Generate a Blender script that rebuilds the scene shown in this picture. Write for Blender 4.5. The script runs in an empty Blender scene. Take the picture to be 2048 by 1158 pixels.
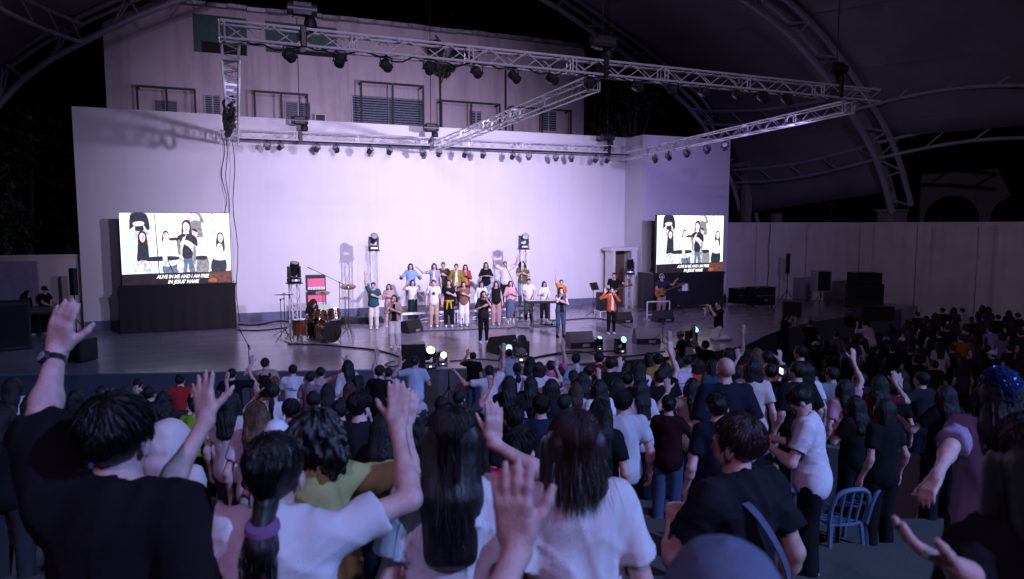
import bpy, bmesh, math, random
import numpy as np
from mathutils import Vector, Matrix, Euler
random.seed(7); RNG = np.random.default_rng(11)
R = math.radians
scene = bpy.context.scene
col = scene.collection

# ------------------------------------------------------------------ camera
F_PX, YAW, PITCH, CAM_H = 1370.0, R(21.8), R(5.3), 3.75      # stage floor is z = 0
CAM = np.array([0.0, 0.0, CAM_H])
FW = np.array([math.sin(YAW)*math.cos(PITCH), math.cos(YAW)*math.cos(PITCH), -math.sin(PITCH)])
RT = np.array([math.cos(YAW), -math.sin(YAW), 0.0])
UP = np.cross(RT, FW)
cam_data = bpy.data.cameras.new("camera")
cam = bpy.data.objects.new("camera", cam_data)
col.objects.link(cam)
cam.location = CAM
cam.rotation_euler = Matrix((RT, UP, -FW)).transposed().to_euler()
cam_data.sensor_width = 36.0
cam_data.lens = 36.0*F_PX/2048.0
cam_data.clip_start, cam_data.clip_end = 0.05, 2000
cam_data.dof.use_dof = True
cam_data.dof.focus_distance = 16.0
cam_data.dof.aperture_fstop = 3.4
scene.camera = cam

# ------------------------------------------------------------------ night sky and exposure
world = bpy.data.worlds.new("World"); scene.world = world
world.use_nodes = True
wn = world.node_tree
bg = wn.nodes["Background"]
sky = wn.nodes.new("ShaderNodeTexSky"); sky.sky_type = 'NISHITA'; sky.sun_disc = False
sky.sun_elevation = R(-8); sky.sun_rotation = R(200)
wn.links.new(sky.outputs[0], bg.inputs[0])
bg.inputs[1].default_value = 0.05
scene.view_settings.view_transform = 'Standard'
scene.view_settings.look = 'None'
scene.view_settings.exposure = 0.2
scene.view_settings.gamma = 1.0
scene.view_settings.use_curve_mapping = False
scene.cycles.use_denoising = True
scene.cycles.max_bounces = 6
scene.cycles.caustics_reflective = False
scene.cycles.caustics_refractive = False
scene.cycles.sample_clamp_indirect = 3.0

def spot(name, loc, aim, watts, colour, cone=50, blend=0.6, size=0.12):
    """a bare spot light; no housing is built around it"""
    d = bpy.data.lights.new(name, 'SPOT')
    d.energy, d.color, d.spot_size, d.spot_blend, d.shadow_soft_size = watts, colour, R(cone), blend, size
    o = bpy.data.objects.new(name, d); col.objects.link(o)
    o.location = loc
    o.rotation_euler = (Vector(aim)-Vector(loc)).to_track_quat('-Z', 'Y').to_euler()
    return o
# wash lamps on the front truss, aimed at the stage wall
spot("wash_light", (10.9, 14.15, 6.32), (8.8, 28.6, 2.8), 8200, (0.74, 0.64, 1.0), 78, 0.95, 0.14)
spot("wash_light", (3.4, 14.15, 6.32), (3.4, 28.6, 3.4), 4000, (0.72, 0.62, 1.0), 74, 0.95, 0.14)
spot("wash_light", (15.2, 14.15, 6.32), (15.0, 28.6, 3.0), 1700, (0.48, 0.36, 1.0), 74, 0.9, 0.14)
spot("wash_light", (0.9, 14.2, 6.40), (-4.0, 28.4, 3.0), 900, (0.60, 0.52, 1.0), 62, 0.9, 0.14)
spot("wash_light", (15.9, 14.15, 6.32), (21.5, 28.4, 4.4), 850, (0.38, 0.34, 1.0), 56, 0.9, 0.14)
spot("wash_light", (6.4, 14.15, 6.32), (6.6, 22.0, 0.6), 1300, (0.76, 0.66, 1.0), 88, 1.0, 0.14)
spot("wash_light", (12.6, 14.15, 6.32), (12.6, 22.0, 0.6), 800, (0.62, 0.52, 1.0), 80, 1.0, 0.14)
# unseen lamps assumed behind the audience
spot("unseen_rear_light", (17.0, -16.0, 18.0), (2.8, 6.5, 0.6), 35000, (0.25, 0.40, 1.0), 33, 1.0, 0.25)
spot("unseen_rear_light", (-9.0, -17.0, 24.0), (0.6, 6.5, 0.8), 8000, (0.72, 0.42, 1.0), 31, 1.0, 0.25)
spot("unseen_rear_light", (1.0, -15.0, 12.5), (5.5, 36.0, 10.6), 8500, (0.76, 0.54, 1.0), 26, 1.0, 0.25)
spot("unseen_rear_light", (4.0, -15.0, 11.0), (5.6, 13.75, 8.2), 7500, (0.68, 0.58, 1.0), 36, 1.0, 1.6)  # added to brighten the front truss
spot("unseen_rear_light", (3.0, -15.0, 11.0), (29.0, 22.0, 3.5), 4300, (0.68, 0.52, 0.92), 40, 1.0, 0.25)  # added to brighten the curved wall and the roof fabric at the right
spot("amber_light", (-5.0, -2.5, 2.7), (1.6, 2.2, 2.2), 22, (1.0, 0.80, 0.12), 50, 0.8, 0.1)
# ------------------------------------------------------------------ geometry helpers
def ray(px, py): return FW + RT*((px-1024)/F_PX) + UP*((579-py)/F_PX)
def aty(px, py, y): r = ray(px, py); return Vector(CAM + r*(y/r[1]))
def atx(px, py, x): r = ray(px, py); return Vector(CAM + r*(x/r[0]))
def atz(px, py, z): r = ray(px, py); return Vector(CAM + r*((z-CAM_H)/r[2]))
def atd(px, py, d): return Vector(CAM + ray(px, py)*d)
def depth(p): return float(np.dot(np.array(p)-CAM, FW))

class MB:
    """collects shapes, then links them as ONE mesh object"""
    def __init__(s): s.v = []; s.f = []; s.m = []; s.mi = 0
    def add(s, vs, fs):
        b = len(s.v); s.v.extend([tuple(v) for v in vs]); s.f.extend([tuple(i+b for i in f) for f in fs]); s.m.extend([s.mi]*len(fs)); return s
    def box(s, c, size, rot=None, bev=0.0):
        hx, hy, hz = size[0]/2, size[1]/2, size[2]/2
        if bev > 0:
            vs = []; fs = []
            b = min(bev, hx*.9, hy*.9, hz*.9)
            pts = {}
            for sx in (-1, 1):
                for sy in (-1, 1):
                    for sz in (-1, 1):
                        for ax in range(3):
                            p = [sx*(hx-b), sy*(hy-b), sz*(hz-b)]; p[ax] = (sx*hx, sy*hy, sz*hz)[ax]
                            pts[(sx, sy, sz, ax)] = len(vs); vs.append(Vector(p))
            for ax in range(3):
                o = [i for i in range(3) if i != ax]
                for sg in (-1, 1):
                    q = []
                    for a, b2 in ((-1, -1), (1, -1), (1, 1), (-1, 1)):
                        k = [0, 0, 0]; k[ax] = sg; k[o[0]] = a; k[o[1]] = b2; q.append(pts[(*k, ax)])
                    fs.append(q if (sg > 0) == (ax != 1) else q[::-1])
            for ax in range(3):
                o = [i for i in range(3) if i != ax]
                for a in (-1, 1):
                    for b2 in (-1, 1):
                        k0 = [0]*3; k1 = [0]*3; k0[ax] = -1; k1[ax] = 1
                        for k in (k0, k1): k[o[0]] = a; k[o[1]] = b2
                        fs.append([pts[(*k0, o[0])], pts[(*k1, o[0])], pts[(*k1, o[1])], pts[(*k0, o[1])]])
            for sx in (-1, 1):
                for sy in (-1, 1):
                    for sz in (-1, 1): fs.append([pts[(sx, sy, sz, i)] for i in range(3)])
        else:
            vs = [Vector((x*hx, y*hy, z*hz)) for x in (-1, 1) for y in (-1, 1) for z in (-1, 1)]
            fs = [(0,1,3,2),(4,6,7,5),(0,4,5,1),(2,3,7,6),(0,2,6,4),(1,5,7,3)]
        if rot is not None:
            M = rot if isinstance(rot, Matrix) else Euler(rot).to_matrix()
            vs = [M @ v for v in vs]
        c = Vector(c)
        return s.add([v+c for v in vs], fs)
    def cyl(s, a, b, r0, r1=None, n=8, cap=True):
        a, b = Vector(a), Vector(b); r1 = r0 if r1 is None else r1
        d = (b-a).normalized(); u = d.orthogonal().normalized(); w = d.cross(u)
        vs = []; fs = []
        for p, r in ((a, r0), (b, r1)):
            for i in range(n):
                t = 2*math.pi*i/n; vs.append(p + u*(r*math.cos(t)) + w*(r*math.sin(t)))
        for i in range(n): fs.append((i, (i+1) % n, n+(i+1) % n, n+i))
        if cap: fs.append(tuple(range(n))[::-1]); fs.append(tuple(range(n, 2*n)))
        return s.add(vs, fs)
    def tube(s, pts, r, n=6, closed=False):
        pts = [Vector(p) for p in pts]; m = len(pts); vs = []; fs = []
        ref = None
        for i, p in enumerate(pts):
            d = (pts[min(i+1, m-1)]-pts[max(i-1, 0)]).normalized()
            u = d.orthogonal().normalized() if ref is None else (ref - d*ref.dot(d)).normalized()
            ref = u; w = d.cross(u)
            rr = r[i] if isinstance(r, (list, tuple)) else r
            for k in range(n):
                t = 2*math.pi*k/n; vs.append(p+u*(rr*math.cos(t))+w*(rr*math.sin(t)))
        for i in range(m-1):
            for k in range(n): fs.append((i*n+k, i*n+(k+1) % n, (i+1)*n+(k+1) % n, (i+1)*n+k))
        fs.append(tuple(range(n))[::-1]); fs.append(tuple(range((m-1)*n, m*n)))
        return s.add(vs, fs)
    def lathe(s, prof, n=16, M=None):
        vs = []; fs = []; k = len(prof)
        for i in range(n):
            t = 2*math.pi*i/n
            for r, z in prof: vs.append(Vector((r*math.cos(t), r*math.sin(t), z)))
        for i in range(n):
            j = (i+1) % n
            for q in range(k-1): fs.append((i*k+q, j*k+q, j*k+q+1, i*k+q+1))
        fs.append(tuple(i*k for i in range(n))[::-1]); fs.append(tuple(i*k+k-1 for i in range(n)))
        if M is not None: vs = [M @ v for v in vs]
        return s.add(vs, fs)
    def prism(s, poly, off, M=None):
        """closed polygon (3D points) pushed along off"""
        n = len(poly); off = Vector(off)
        vs = [Vector(p) for p in poly]; vs += [v+off for v in vs]
        if M is not None: vs = [M @ v for v in vs]
        fs = [tuple(range(n))[::-1], tuple(range(n, 2*n))] + [(i, (i+1) % n, n+(i+1) % n, n+i) for i in range(n)]
        return s.add(vs, fs)
    def ball(s, c, r, n=10, m=7, sc=(1,1,1), M=None):
        vs = [Vector((0,0,r*sc[2]))]; fs = []
        for j in range(1, m):
            ph = math.pi*j/m
            for i in range(n):
                t = 2*math.pi*i/n; vs.append(Vector((r*sc[0]*math.sin(ph)*math.cos(t), r*sc[1]*math.sin(ph)*math.sin(t), r*sc[2]*math.cos(ph))))
        vs.append(Vector((0,0,-r*sc[2])))
        for i in range(n): fs.append((0, 1+i, 1+(i+1) % n))
        for j in range(m-2):
            for i in range(n): fs.append((1+j*n+i, 1+(j+1)*n+i, 1+(j+1)*n+(i+1) % n, 1+j*n+(i+1) % n))
        e = len(vs)-1; b = 1+(m-2)*n
        for i in range(n): fs.append((e, b+(i+1) % n, b+i))
        if M is not None: vs = [M @ v for v in vs]
        c = Vector(c); return s.add([v+c for v in vs], fs)
    def mesh(s, name, mats=(), smooth=False):
        me = bpy.data.meshes.new(name); me.from_pydata(s.v, [], s.f); 
        for m in mats: me.materials.append(m)
        if len(mats) > 1: me.polygons.foreach_set("material_index", s.m)
        bm = bmesh.new(); bm.from_mesh(me); bmesh.ops.recalc_face_normals(bm, faces=bm.faces); bm.to_mesh(me); bm.free()
        if smooth:
            me.polygons.foreach_set("use_smooth", [True]*len(me.polygons))
            try: me.set_sharp_from_angle(angle=R(40))
            except Exception: pass
        me.update(); return me
    def build(s, name, mat, parent=None, smooth=False, loc=None):
        me = s.mesh(name, mat if isinstance(mat, (list, tuple)) else (mat,), smooth)
        return link(name, me, parent, loc)

def link(name, me, parent=None, loc=None):
    o = bpy.data.objects.new(name, me); col.objects.link(o)
    if parent is not None: o.parent = parent
    if loc is not None: o.location = loc
    return o
def tag(o, label=None, cat=None, group=None, kind=None):
    if label: o["label"] = label
    if cat: o["category"] = cat
    if group: o["group"] = group
    if kind: o["kind"] = kind
    return o
def thing(name, label, cat, loc=(0,0,0), rz=0.0, group=None):
    o = bpy.data.objects.new(name, None); col.objects.link(o)
    o.empty_display_size = 0.1; o.location = loc; o.rotation_euler = (0, 0, rz)
    return tag(o, label, cat, group)
def structure(name, mb, mat, smooth=False, parent=None):
    o = mb.build(name, mat, parent, smooth)
    if parent is None: o["kind"] = "structure"
    return o
def kids(o): return [c for c in o.children]
def dup(o, loc=None, rz=None, label=None, parent=None):
    ch = kids(o)
    c = o.copy(); col.objects.link(c); c.parent = parent
    if loc is not None: c.location = loc
    if rz is not None: c.rotation_euler = (0, 0, rz)
    if label: c["label"] = label
    for k in ch: dup(k, parent=c)
    return c

# ------------------------------------------------------------------ materials
_mats = {}
def nd(t, kind, **kw):
    n = t.nodes.new(kind)
    for k, v in kw.items(): setattr(n, k, v)
    return n
def mat(name, rgb, rough=0.6, metal=0.0, var=0.12, scale=6.0, bump=0.1, bscale=60.0, stretch=(1,1,1), spec=0.5, sheen=0.0, coat=0.0):
    if name in _mats: return _mats[name]
    m = bpy.data.materials.new(name); m.use_nodes = True; t = m.node_tree
    b = t.nodes["Principled BSDF"]
    b.inputs["Roughness"].default_value = rough; b.inputs["Metallic"].default_value = metal
    b.inputs["Specular IOR Level"].default_value = spec
    if sheen: b.inputs["Sheen Weight"].default_value = sheen
    if coat: b.inputs["Coat Weight"].default_value = coat; b.inputs["Coat Roughness"].default_value = .15
    tc = nd(t, "ShaderNodeTexCoord"); mp = nd(t, "ShaderNodeMapping"); mp.inputs["Scale"].default_value = stretch
    t.links.new(tc.outputs["Object"], mp.inputs[0])
    n1 = nd(t, "ShaderNodeTexNoise"); n1.inputs["Scale"].default_value = scale; n1.inputs["Detail"].default_value = 6
    t.links.new(mp.outputs[0], n1.inputs[0])
    cr = nd(t, "ShaderNodeValToRGB"); cr.color_ramp.elements[0].position = .3; cr.color_ramp.elements[1].position = .7
    cr.color_ramp.elements[0].color = (*[max(0, c*(1-var)) for c in rgb], 1); cr.color_ramp.elements[1].color = (*[min(1, c*(1+var)) for c in rgb], 1)
    t.links.new(n1.outputs[0], cr.inputs[0]); t.links.new(cr.outputs[0], b.inputs["Base Color"])
    if bump:
        n2 = nd(t, "ShaderNodeTexNoise"); n2.inputs["Scale"].default_value = bscale; n2.inputs["Detail"].default_value = 4
        t.links.new(mp.outputs[0], n2.inputs[0])
        bp = nd(t, "ShaderNodeBump"); bp.inputs["Strength"].default_value = bump; bp.inputs["Distance"].default_value = .02
        t.links.new(n2.outputs[0], bp.inputs["Height"]); t.links.new(bp.outputs[0], b.inputs["Normal"])
        ml = nd(t, "ShaderNodeMath", operation='MULTIPLY_ADD'); ml.inputs[1].default_value = .2; ml.inputs[2].default_value = rough-.1
        t.links.new(n1.outputs[0], ml.inputs[0]); t.links.new(ml.outputs[0], b.inputs["Roughness"])
    _mats[name] = m; return m
def emit(name, rgb, strength):
    if name in _mats: return _mats[name]
    m = bpy.data.materials.new(name); m.use_nodes = True; t = m.node_tree
    b = t.nodes["Principled BSDF"]; b.inputs["Base Color"].default_value = (*[c*.5 for c in rgb], 1)
    b.inputs["Emission Color"].default_value = (*rgb, 1); b.inputs["Emission Strength"].default_value = strength
    _mats[name] = m; return m
def weathered(name, rgb, stain, amount=.5, stretch=(1.2, 1.2, .12), scale=1.6, rough=.85, var=.08):
    """old painted wall: vertical run-off streaks, blotches and fine relief"""
    if name in _mats: return _mats[name]
    m = mat(name, rgb, rough, 0, var, 1.2, .25, 35)
    t = m.node_tree; b = t.nodes["Principled BSDF"]
    src = b.inputs["Base Color"].links[0].from_socket
    tc = nd(t, "ShaderNodeTexCoord"); mp = nd(t, "ShaderNodeMapping"); mp.inputs["Scale"].default_value = stretch
    t.links.new(tc.outputs["Object"], mp.inputs[0])
    n = nd(t, "ShaderNodeTexNoise"); n.inputs["Scale"].default_value = scale; n.inputs["Detail"].default_value = 9; n.inputs["Roughness"].default_value = .65
    t.links.new(mp.outputs[0], n.inputs[0])
    r = nd(t, "ShaderNodeMapRange"); r.inputs[1].default_value = .48; r.inputs[2].default_value = .74; r.inputs[4].default_value = amount
    t.links.new(n.outputs[0], r.inputs[0])
    mx = nd(t, "ShaderNodeMix", data_type='RGBA'); t.links.new(r.outputs[0], mx.inputs[0])
    t.links.new(src, mx.inputs[6]); mx.inputs[7].default_value = (*stain, 1)
    t.links.new(mx.outputs[2], b.inputs["Base Color"])
    return m
M_ALU = mat("aluminium", (.86, .86, .89), .35, .25, .06, 12, .03, 120)
M_ALUD = mat("aluminium_dull", (.5, .5, .52), .4, .8, .08, 12, .03, 120)
M_BLACK = mat("black_plastic", (.012, .012, .013), .42, 0, .2, 20, .06, 200)
M_BLACKM = mat("black_metal", (.02, .02, .022), .45, .3, .2, 20, .04, 150)
M_RUBBER = mat("black_rubber", (.01, .01, .011), .6, 0, .2, 20, .05, 150)
M_CHROME = mat("chrome", (.8, .8, .82), .12, 1.0, .02, 10, .0)
M_STEEL = mat("painted_steel_tube", (.34, .33, .39), .5, .1, .12, 2, .06, 40)
M_DARKSTEEL = mat("dark_iron", (.03, .028, .03), .6, .3, .3, 8, .1, 60)
# ------------------------------------------------------------------ ground, terraces, stage
GROUND_Z = -0.95
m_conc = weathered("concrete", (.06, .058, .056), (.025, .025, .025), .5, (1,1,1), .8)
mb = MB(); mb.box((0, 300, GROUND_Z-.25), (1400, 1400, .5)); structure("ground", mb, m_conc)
def floor_z(d):
    """terraces fall towards the stage; d is the distance along the aisle from the camera"""
    if d >= 15: return GROUND_Z
    k = math.ceil((15-d)/.9 - 1e-6); return GROUND_Z + .1665*k
AISLE = Vector((math.sin(YAW), math.cos(YAW), 0)); ACROSS = Vector((math.cos(YAW), -math.sin(YAW), 0))
terr = bpy.data.objects.new("seating_terrace", None); col.objects.link(terr); terr["kind"] = "structure"
rotY = Matrix.Rotation(-YAW, 3, 'Z')
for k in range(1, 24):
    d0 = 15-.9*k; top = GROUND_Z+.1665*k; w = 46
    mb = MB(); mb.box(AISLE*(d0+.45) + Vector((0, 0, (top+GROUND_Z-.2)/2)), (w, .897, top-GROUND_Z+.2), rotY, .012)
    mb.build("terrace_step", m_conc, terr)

FRONT = [(-16, 24.5), (-9, 21.9), (-3.3, 19.9), (-.8, 19.12), (1.4, 18.38), (3.9, 17.6), (6.4, 16.85), (9.2, 16.5), (12.2, 16.5), (14.6, 17.1), (17.0, 18.6), (20, 20.1), (24, 21.4), (28, 22.2)]
def smooth_path(pts, n=6):
    out = []; P = [Vector((*p, 0)) if len(p) == 2 else Vector(p) for p in pts]
    for i in range(len(P)-1):
        p0, p1, p2, p3 = P[max(i-1, 0)], P[i], P[i+1], P[min(i+2, len(P)-1)]
        for k in range(n):
            t = k/n; out.append(.5*((2*p1)+(-p0+p2)*t+(2*p0-5*p1+4*p2-p3)*t*t+(-p0+3*p1-3*p2+p3)*t**3))
    return out+[P[-1]]
edge = smooth_path(FRONT)
def stage_floor_mat():
    m = bpy.data.materials.new("stage_floor"); m.use_nodes = True; t = m.node_tree; b = t.nodes["Principled BSDF"]
    tc = nd(t, "ShaderNodeTexCoord"); n = nd(t, "ShaderNodeTexNoise"); n.inputs["Scale"].default_value = .7; n.inputs["Detail"].default_value = 2.5
    mp = nd(t, "ShaderNodeMapping"); mp.inputs["Scale"].default_value = (.5, 3, 1); t.links.new(tc.outputs["Object"], mp.inputs[0])
    t.links.new(mp.outputs[0], n.inputs[0])
    cr = nd(t, "ShaderNodeValToRGB"); cr.color_ramp.elements[0].color = (.20, .185, .235, 1); cr.color_ramp.elements[1].color = (.28, .255, .32, 1)
    cr.color_ramp.elements[0].position = .3; cr.color_ramp.elements[1].position = .7
    t.links.new(n.outputs[0], cr.inputs[0]); t.links.new(cr.outputs[0], b.inputs["Base Color"])
    n2 = nd(t, "ShaderNodeTexNoise"); n2.inputs["Scale"].default_value = 3.5; n2.inputs["Detail"].default_value = 6; t.links.new(tc.outputs["Object"], n2.inputs[0])
    r = nd(t, "ShaderNodeMapRange"); r.inputs[3].default_value = .14; r.inputs[4].default_value = .28; t.links.new(n2.outputs[0], r.inputs[0]); t.links.new(r.outputs[0], b.inputs["Roughness"])
    n3 = nd(t, "ShaderNodeTexNoise"); n3.inputs["Scale"].default_value = 25; t.links.new(tc.outputs["Object"], n3.inputs[0])
    bp = nd(t, "ShaderNodeBump"); bp.inputs["Strength"].default_value = .015
    b.inputs["Specular IOR Level"].default_value = .7
    return m
mb = MB(); poly = [Vector((p.x, p.y, -.9)) for p in edge] + [Vector((34, 24, -.9)), Vector((34, 31, -.9)), Vector((-16, 31, -.9))]
mb.prism(poly, (0, 0, .9)); stage_o = structure("stage_floor", mb, stage_floor_mat())
m_face = weathered("stage_front_paint", (.09, .095, .125), (.04, .04, .05), .4)
def ribbon(mb, path, z0, z1, th):
    """a wall that follows a path"""
    n = len(path); nor = []
    for i in range(n):
        d = (path[min(i+1, n-1)]-path[max(i-1, 0)]).normalized(); nor.append(Vector((d.y, -d.x, 0)))
    for i in range(n-1):
        a, b = path[i], path[i+1]; na, nb = nor[i]*th, nor[i+1]*th
        mb.add([(a.x, a.y, z0), (b.x, b.y, z0), (b.x, b.y, z1), (a.x, a.y, z1), (a.x+na.x, a.y+na.y, z0), (b.x+nb.x, b.y+nb.y, z0), (b.x+nb.x, b.y+nb.y, z1), (a.x+na.x, a.y+na.y, z1)],
               [(0,1,2,3), (5,4,7,6), (3,2,6,7), (1,0,4,5)] + ([(0,3,7,4)] if i == 0 else []) + ([(1,5,6,2)] if i == n-2 else []))
mb = MB(); ribbon(mb, edge, -.95, -.035, .03); mb.build("stage_front_panel", m_face, stage_o)
mb = MB(); ribbon(mb, edge, -.035, .006, .045); mb.build("stage_edge_trim", mat("edge_trim", (.22, .22, .26), .4), stage_o)

# ------------------------------------------------------------------ stage shell walls
m_wall = weathered("stage_wall_paint", (.78, .77, .79), (.64, .62, .64), .22, (2.6, 2.6, .10), 1.6, .8, .02)
m_base = mat("baseboard_paint", (.14, .16, .25), .5)
mb = MB(); mb.box((8.35, 29.1, 3.95), (18.5, .4, 7.9)); mw = tag(mb.build("stage_back_wall", m_wall), "tall pale painted back wall of the stage", "wall")
mb = MB(); mb.box((8.5, 28.88, .16), (17.8, .036, .32)); mb.build("baseboard", m_base, mw)
mb = MB(); mb.box((8.35, 29.1, 7.93), (18.5, .46, .06)); mb.build("coping", m_wall, mw)
mb = MB(); mb.box((-2.85, 28.6, 3.96), (4.75, .4, 7.92)); wl = tag(mb.build("stage_wing_wall", m_wall), "pale wing wall behind the screen beside the drum kit side of the stage", "wall")
mb = MB(); mb.box((-2.85, 28.39, .16), (4.7, .03, .32)); mb.build("baseboard", m_base, wl)
mb = MB(); mb.box((19.9, 28.2, 3.96), (4.95, 1.6, 7.92)); wr = tag(mb.build("stage_wing_wall", m_wall), "pale wing wall behind the screen on the bass player's side", "wall")
mb = MB(); mb.box((19.9, 27.384, .16), (4.9, .03, .32)); mb.build("baseboard", m_base, wr)
# small doorway block where the back wall meets the wing
t = thing("doorway_block", "low white block with an open doorway beside the bass player's wing wall", "doorway", (16.75, 28.35, 0))
for dx in (-.55, .52):
    mb = MB(); mb.box((dx, -.25, 1.3), (.12 if dx < 0 else .3, .75, 2.6)); mb.build("jamb", m_wall, t)
mb = MB(); mb.box((.02, -.25, 2.68), (1.5, .85, .16)); mb.build("lintel", m_wall, t)
mb = MB(); mb.box((-.06, .05, 1.3), (.85, .05, 2.55)); mb.build("door_panel", mat("brown_door", (.12, .07, .045), .6), t)
# left low wall
m_low = weathered("low_wall_paint", (.70, .62, .60), (.42, .38, .38), .5)
mb = MB(); mb.box((-10.8, 28.9, .9), (11.2, .3, 3.5)); lw = tag(mb.build("boundary_wall", m_low), "dim low boundary wall left of the stage wing wall", "wall")
mb = MB(); mb.box((-10.8, 28.9, 2.69), (11.2, .4, .08)); mb.build("coping", m_low, lw)
# curved perimeter wall on the right
arc = smooth_path([(22.9, 29.4), (25.6, 28.0), (27.8, 26.0), (29.4, 23.6), (30.6, 21), (31.4, 18), (31.8, 14), (31.8, 9)], 5)
mb = MB(); ribbon(mb, arc, GROUND_Z, 3.86, -.22); pw = tag(mb.build("perimeter_wall", m_low), "long curved boundary wall with shallow pilasters behind the dim crowd", "wall")
mb = MB(); ribbon(mb, arc, 3.86, 3.93, -.3); mb.build("coping", m_low, pw)
acc = 0; nxt = 2.6
for i in range(len(arc)-1):
    seg = (arc[i+1]-arc[i]).length
    while acc+seg > nxt:
        p = arc[i].lerp(arc[i+1], (nxt-acc)/seg); d = (arc[i+1]-arc[i]).normalized()
        mb = MB(); mb.box((p.x-.05*(-d.y), p.y-.05*d.x, 1.42), (.55, .16, 4.74), Matrix.Rotation(math.atan2(d.y, d.x), 3, 'Z'), .01)
        mb.build("pilaster", m_low, pw); nxt += 2.45
    acc += seg

# ------------------------------------------------------------------ the old building behind the stage
BY = 36.0
m_fac = weathered("facade_paint", (.52, .45, .48), (.16, .13, .14), .6, (1.0, 1.0, .1), 1.1)
b0, b1 = aty(213, 200, BY), aty(1168, 200, BY)
gut0, gut1 = aty(420, 17, BY), aty(1010, 76, BY)
roof_z = (gut0.z+gut1.z)/2
bld = thing("old_building", "weathered pinkish building with barred windows rising behind the stage wall", "building", (b0.x, BY, GROUND_Z))
B0 = Vector((b0.x, BY, GROUND_Z)); W_B = b1.x-b0.x; H_B = roof_z-GROUND_Z
mb = MB(); mb.box((W_B/2, 4.0, H_B/2), (W_B, 8.0, H_B)); mb.build("wall", m_fac, bld)
mb = MB()
for k in range(28):   # gutter and ragged roof edging
    x = W_B*(k+.5)/28; mb.box((x, -.18, H_B+.06+random.uniform(-.03, .03)), (W_B/28-.03, .45, .16), (random.uniform(-.1, .1), random.uniform(-.02, .02), 0))
mb.build("roof_edge", mat("rusty_zinc", (.32, .31, .33), .5, .5, .4, 4, .2, 20), bld)
m_green = mat("green_board", (.045, .10, .075), .7, 0, .2, 3)
m_void = mat("dark_room", (.012, .011, .013), .9)
m_louv = mat("louvre_glass", (.30, .36, .42), .25, .1)
def brect(x0, y0, x1, y1): 
    a, b = aty(x0, y0, BY)-B0, aty(x1, y1, BY)-B0; return a.x, min(a.z, b.z), b.x, max(a.z, b.z)
for (x0, y0, x1, y1) in ((385, 27, 495, 112), (530, 42, 674, 116)):
    a, lo, b, hi = brect(x0, y0, x1, y1); hi = min(hi, H_B-.15)
    w = MB().box(((a+b)/2, -.03, (lo+hi)/2), (b-a, .06, hi-lo)).build("boarded_window", m_green, bld)
    for k in range(1, 3): MB().box((a+(b-a)*k/3, -.075, (lo+hi)/2), (.06, .03, hi-lo)).build("batten", m_green, w)
    a2, b2 = a+(b-a)*(.15 if x0 < 500 else .3), b-.05
    MB().box(((a2+b2)/2, -.08, lo+(hi-lo)*.14), (b2-a2, .05, (hi-lo)*.28)).build("opening", m_void, w)
def jalousie(x0, y0, x1, y1, n, lit=False):
    a, lo, b, hi = brect(x0, y0, x1, y1)
    w = MB().box(((a+b)/2, .02, (lo+hi)/2), (b-a, .1, hi-lo)).build("window", m_void, bld)
    for xx in (a, b, (a+b)/2): MB().box((xx, -.06, (lo+hi)/2), (.06, .08, hi-lo+.06)).build("frame", m_fac, w)
    for k in range(n):
        z = lo+(hi-lo)*(k+.5)/n
        MB().box(((a+b)/2, -.07, z), (b-a-.07, .09, (hi-lo)/n*.28), (.7, 0, 0)).build("louvre", m_louv, w)
    return w
jalousie(308, 200, 356, 226, 6); jalousie(409, 190, 442, 228, 8); jalousie(570, 203, 622, 243, 9); jalousie(703, 190, 847, 253, 11)
jalousie(1080, 222, 1112, 262, 8); jalousie(940, 222, 962, 250, 5)
for (x0, y0, x1, y1) in ((278, 178, 393, 232), (508, 188, 613, 246), (717, 169, 840, 256), (875, 206, 990, 260), (1015, 218, 1130, 268)):
    a, lo, b, hi = brect(x0, y0, x1, y1); lo -= .8
    g = MB()
    for xx in (a, (a+b)/2, b): g.box((xx, -.75, (lo+hi)/2), (.09, .06, hi-lo))
    g.box(((a+b)/2, -.75, hi), (b-a+.09, .07, .1))
    for xx in (a, b): g.box((xx, -.38, hi), (.06, .7, .07))
    g.build("grille_frame", M_DARKSTEEL, bld)
a, lo, b, hi = brect(627, 229, 651, 247)
ac = MB().box(((a+b)/2, -.2, (lo+hi)/2), (b-a, .4, hi-lo), None, .03).build("air_conditioner", mat("ac_white", (.6, .6, .6), .5), bld)
MB().box(((a+b)/2, -.41, (lo+hi)/2), (.75*(b-a), .03, .7*(hi-lo))).build("intake_grille", M_DARKSTEEL, ac)
# fans/pipes on the facade
for px, py in ((880, 225), (1010, 225)):
    p = aty(px, py, BY)-B0; MB().cyl((p.x, -.12, p.z-1.2), (p.x, -.12, p.z+2.5), .05, n=6).build("drain_pipe", M_DARKSTEEL, bld)

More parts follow.
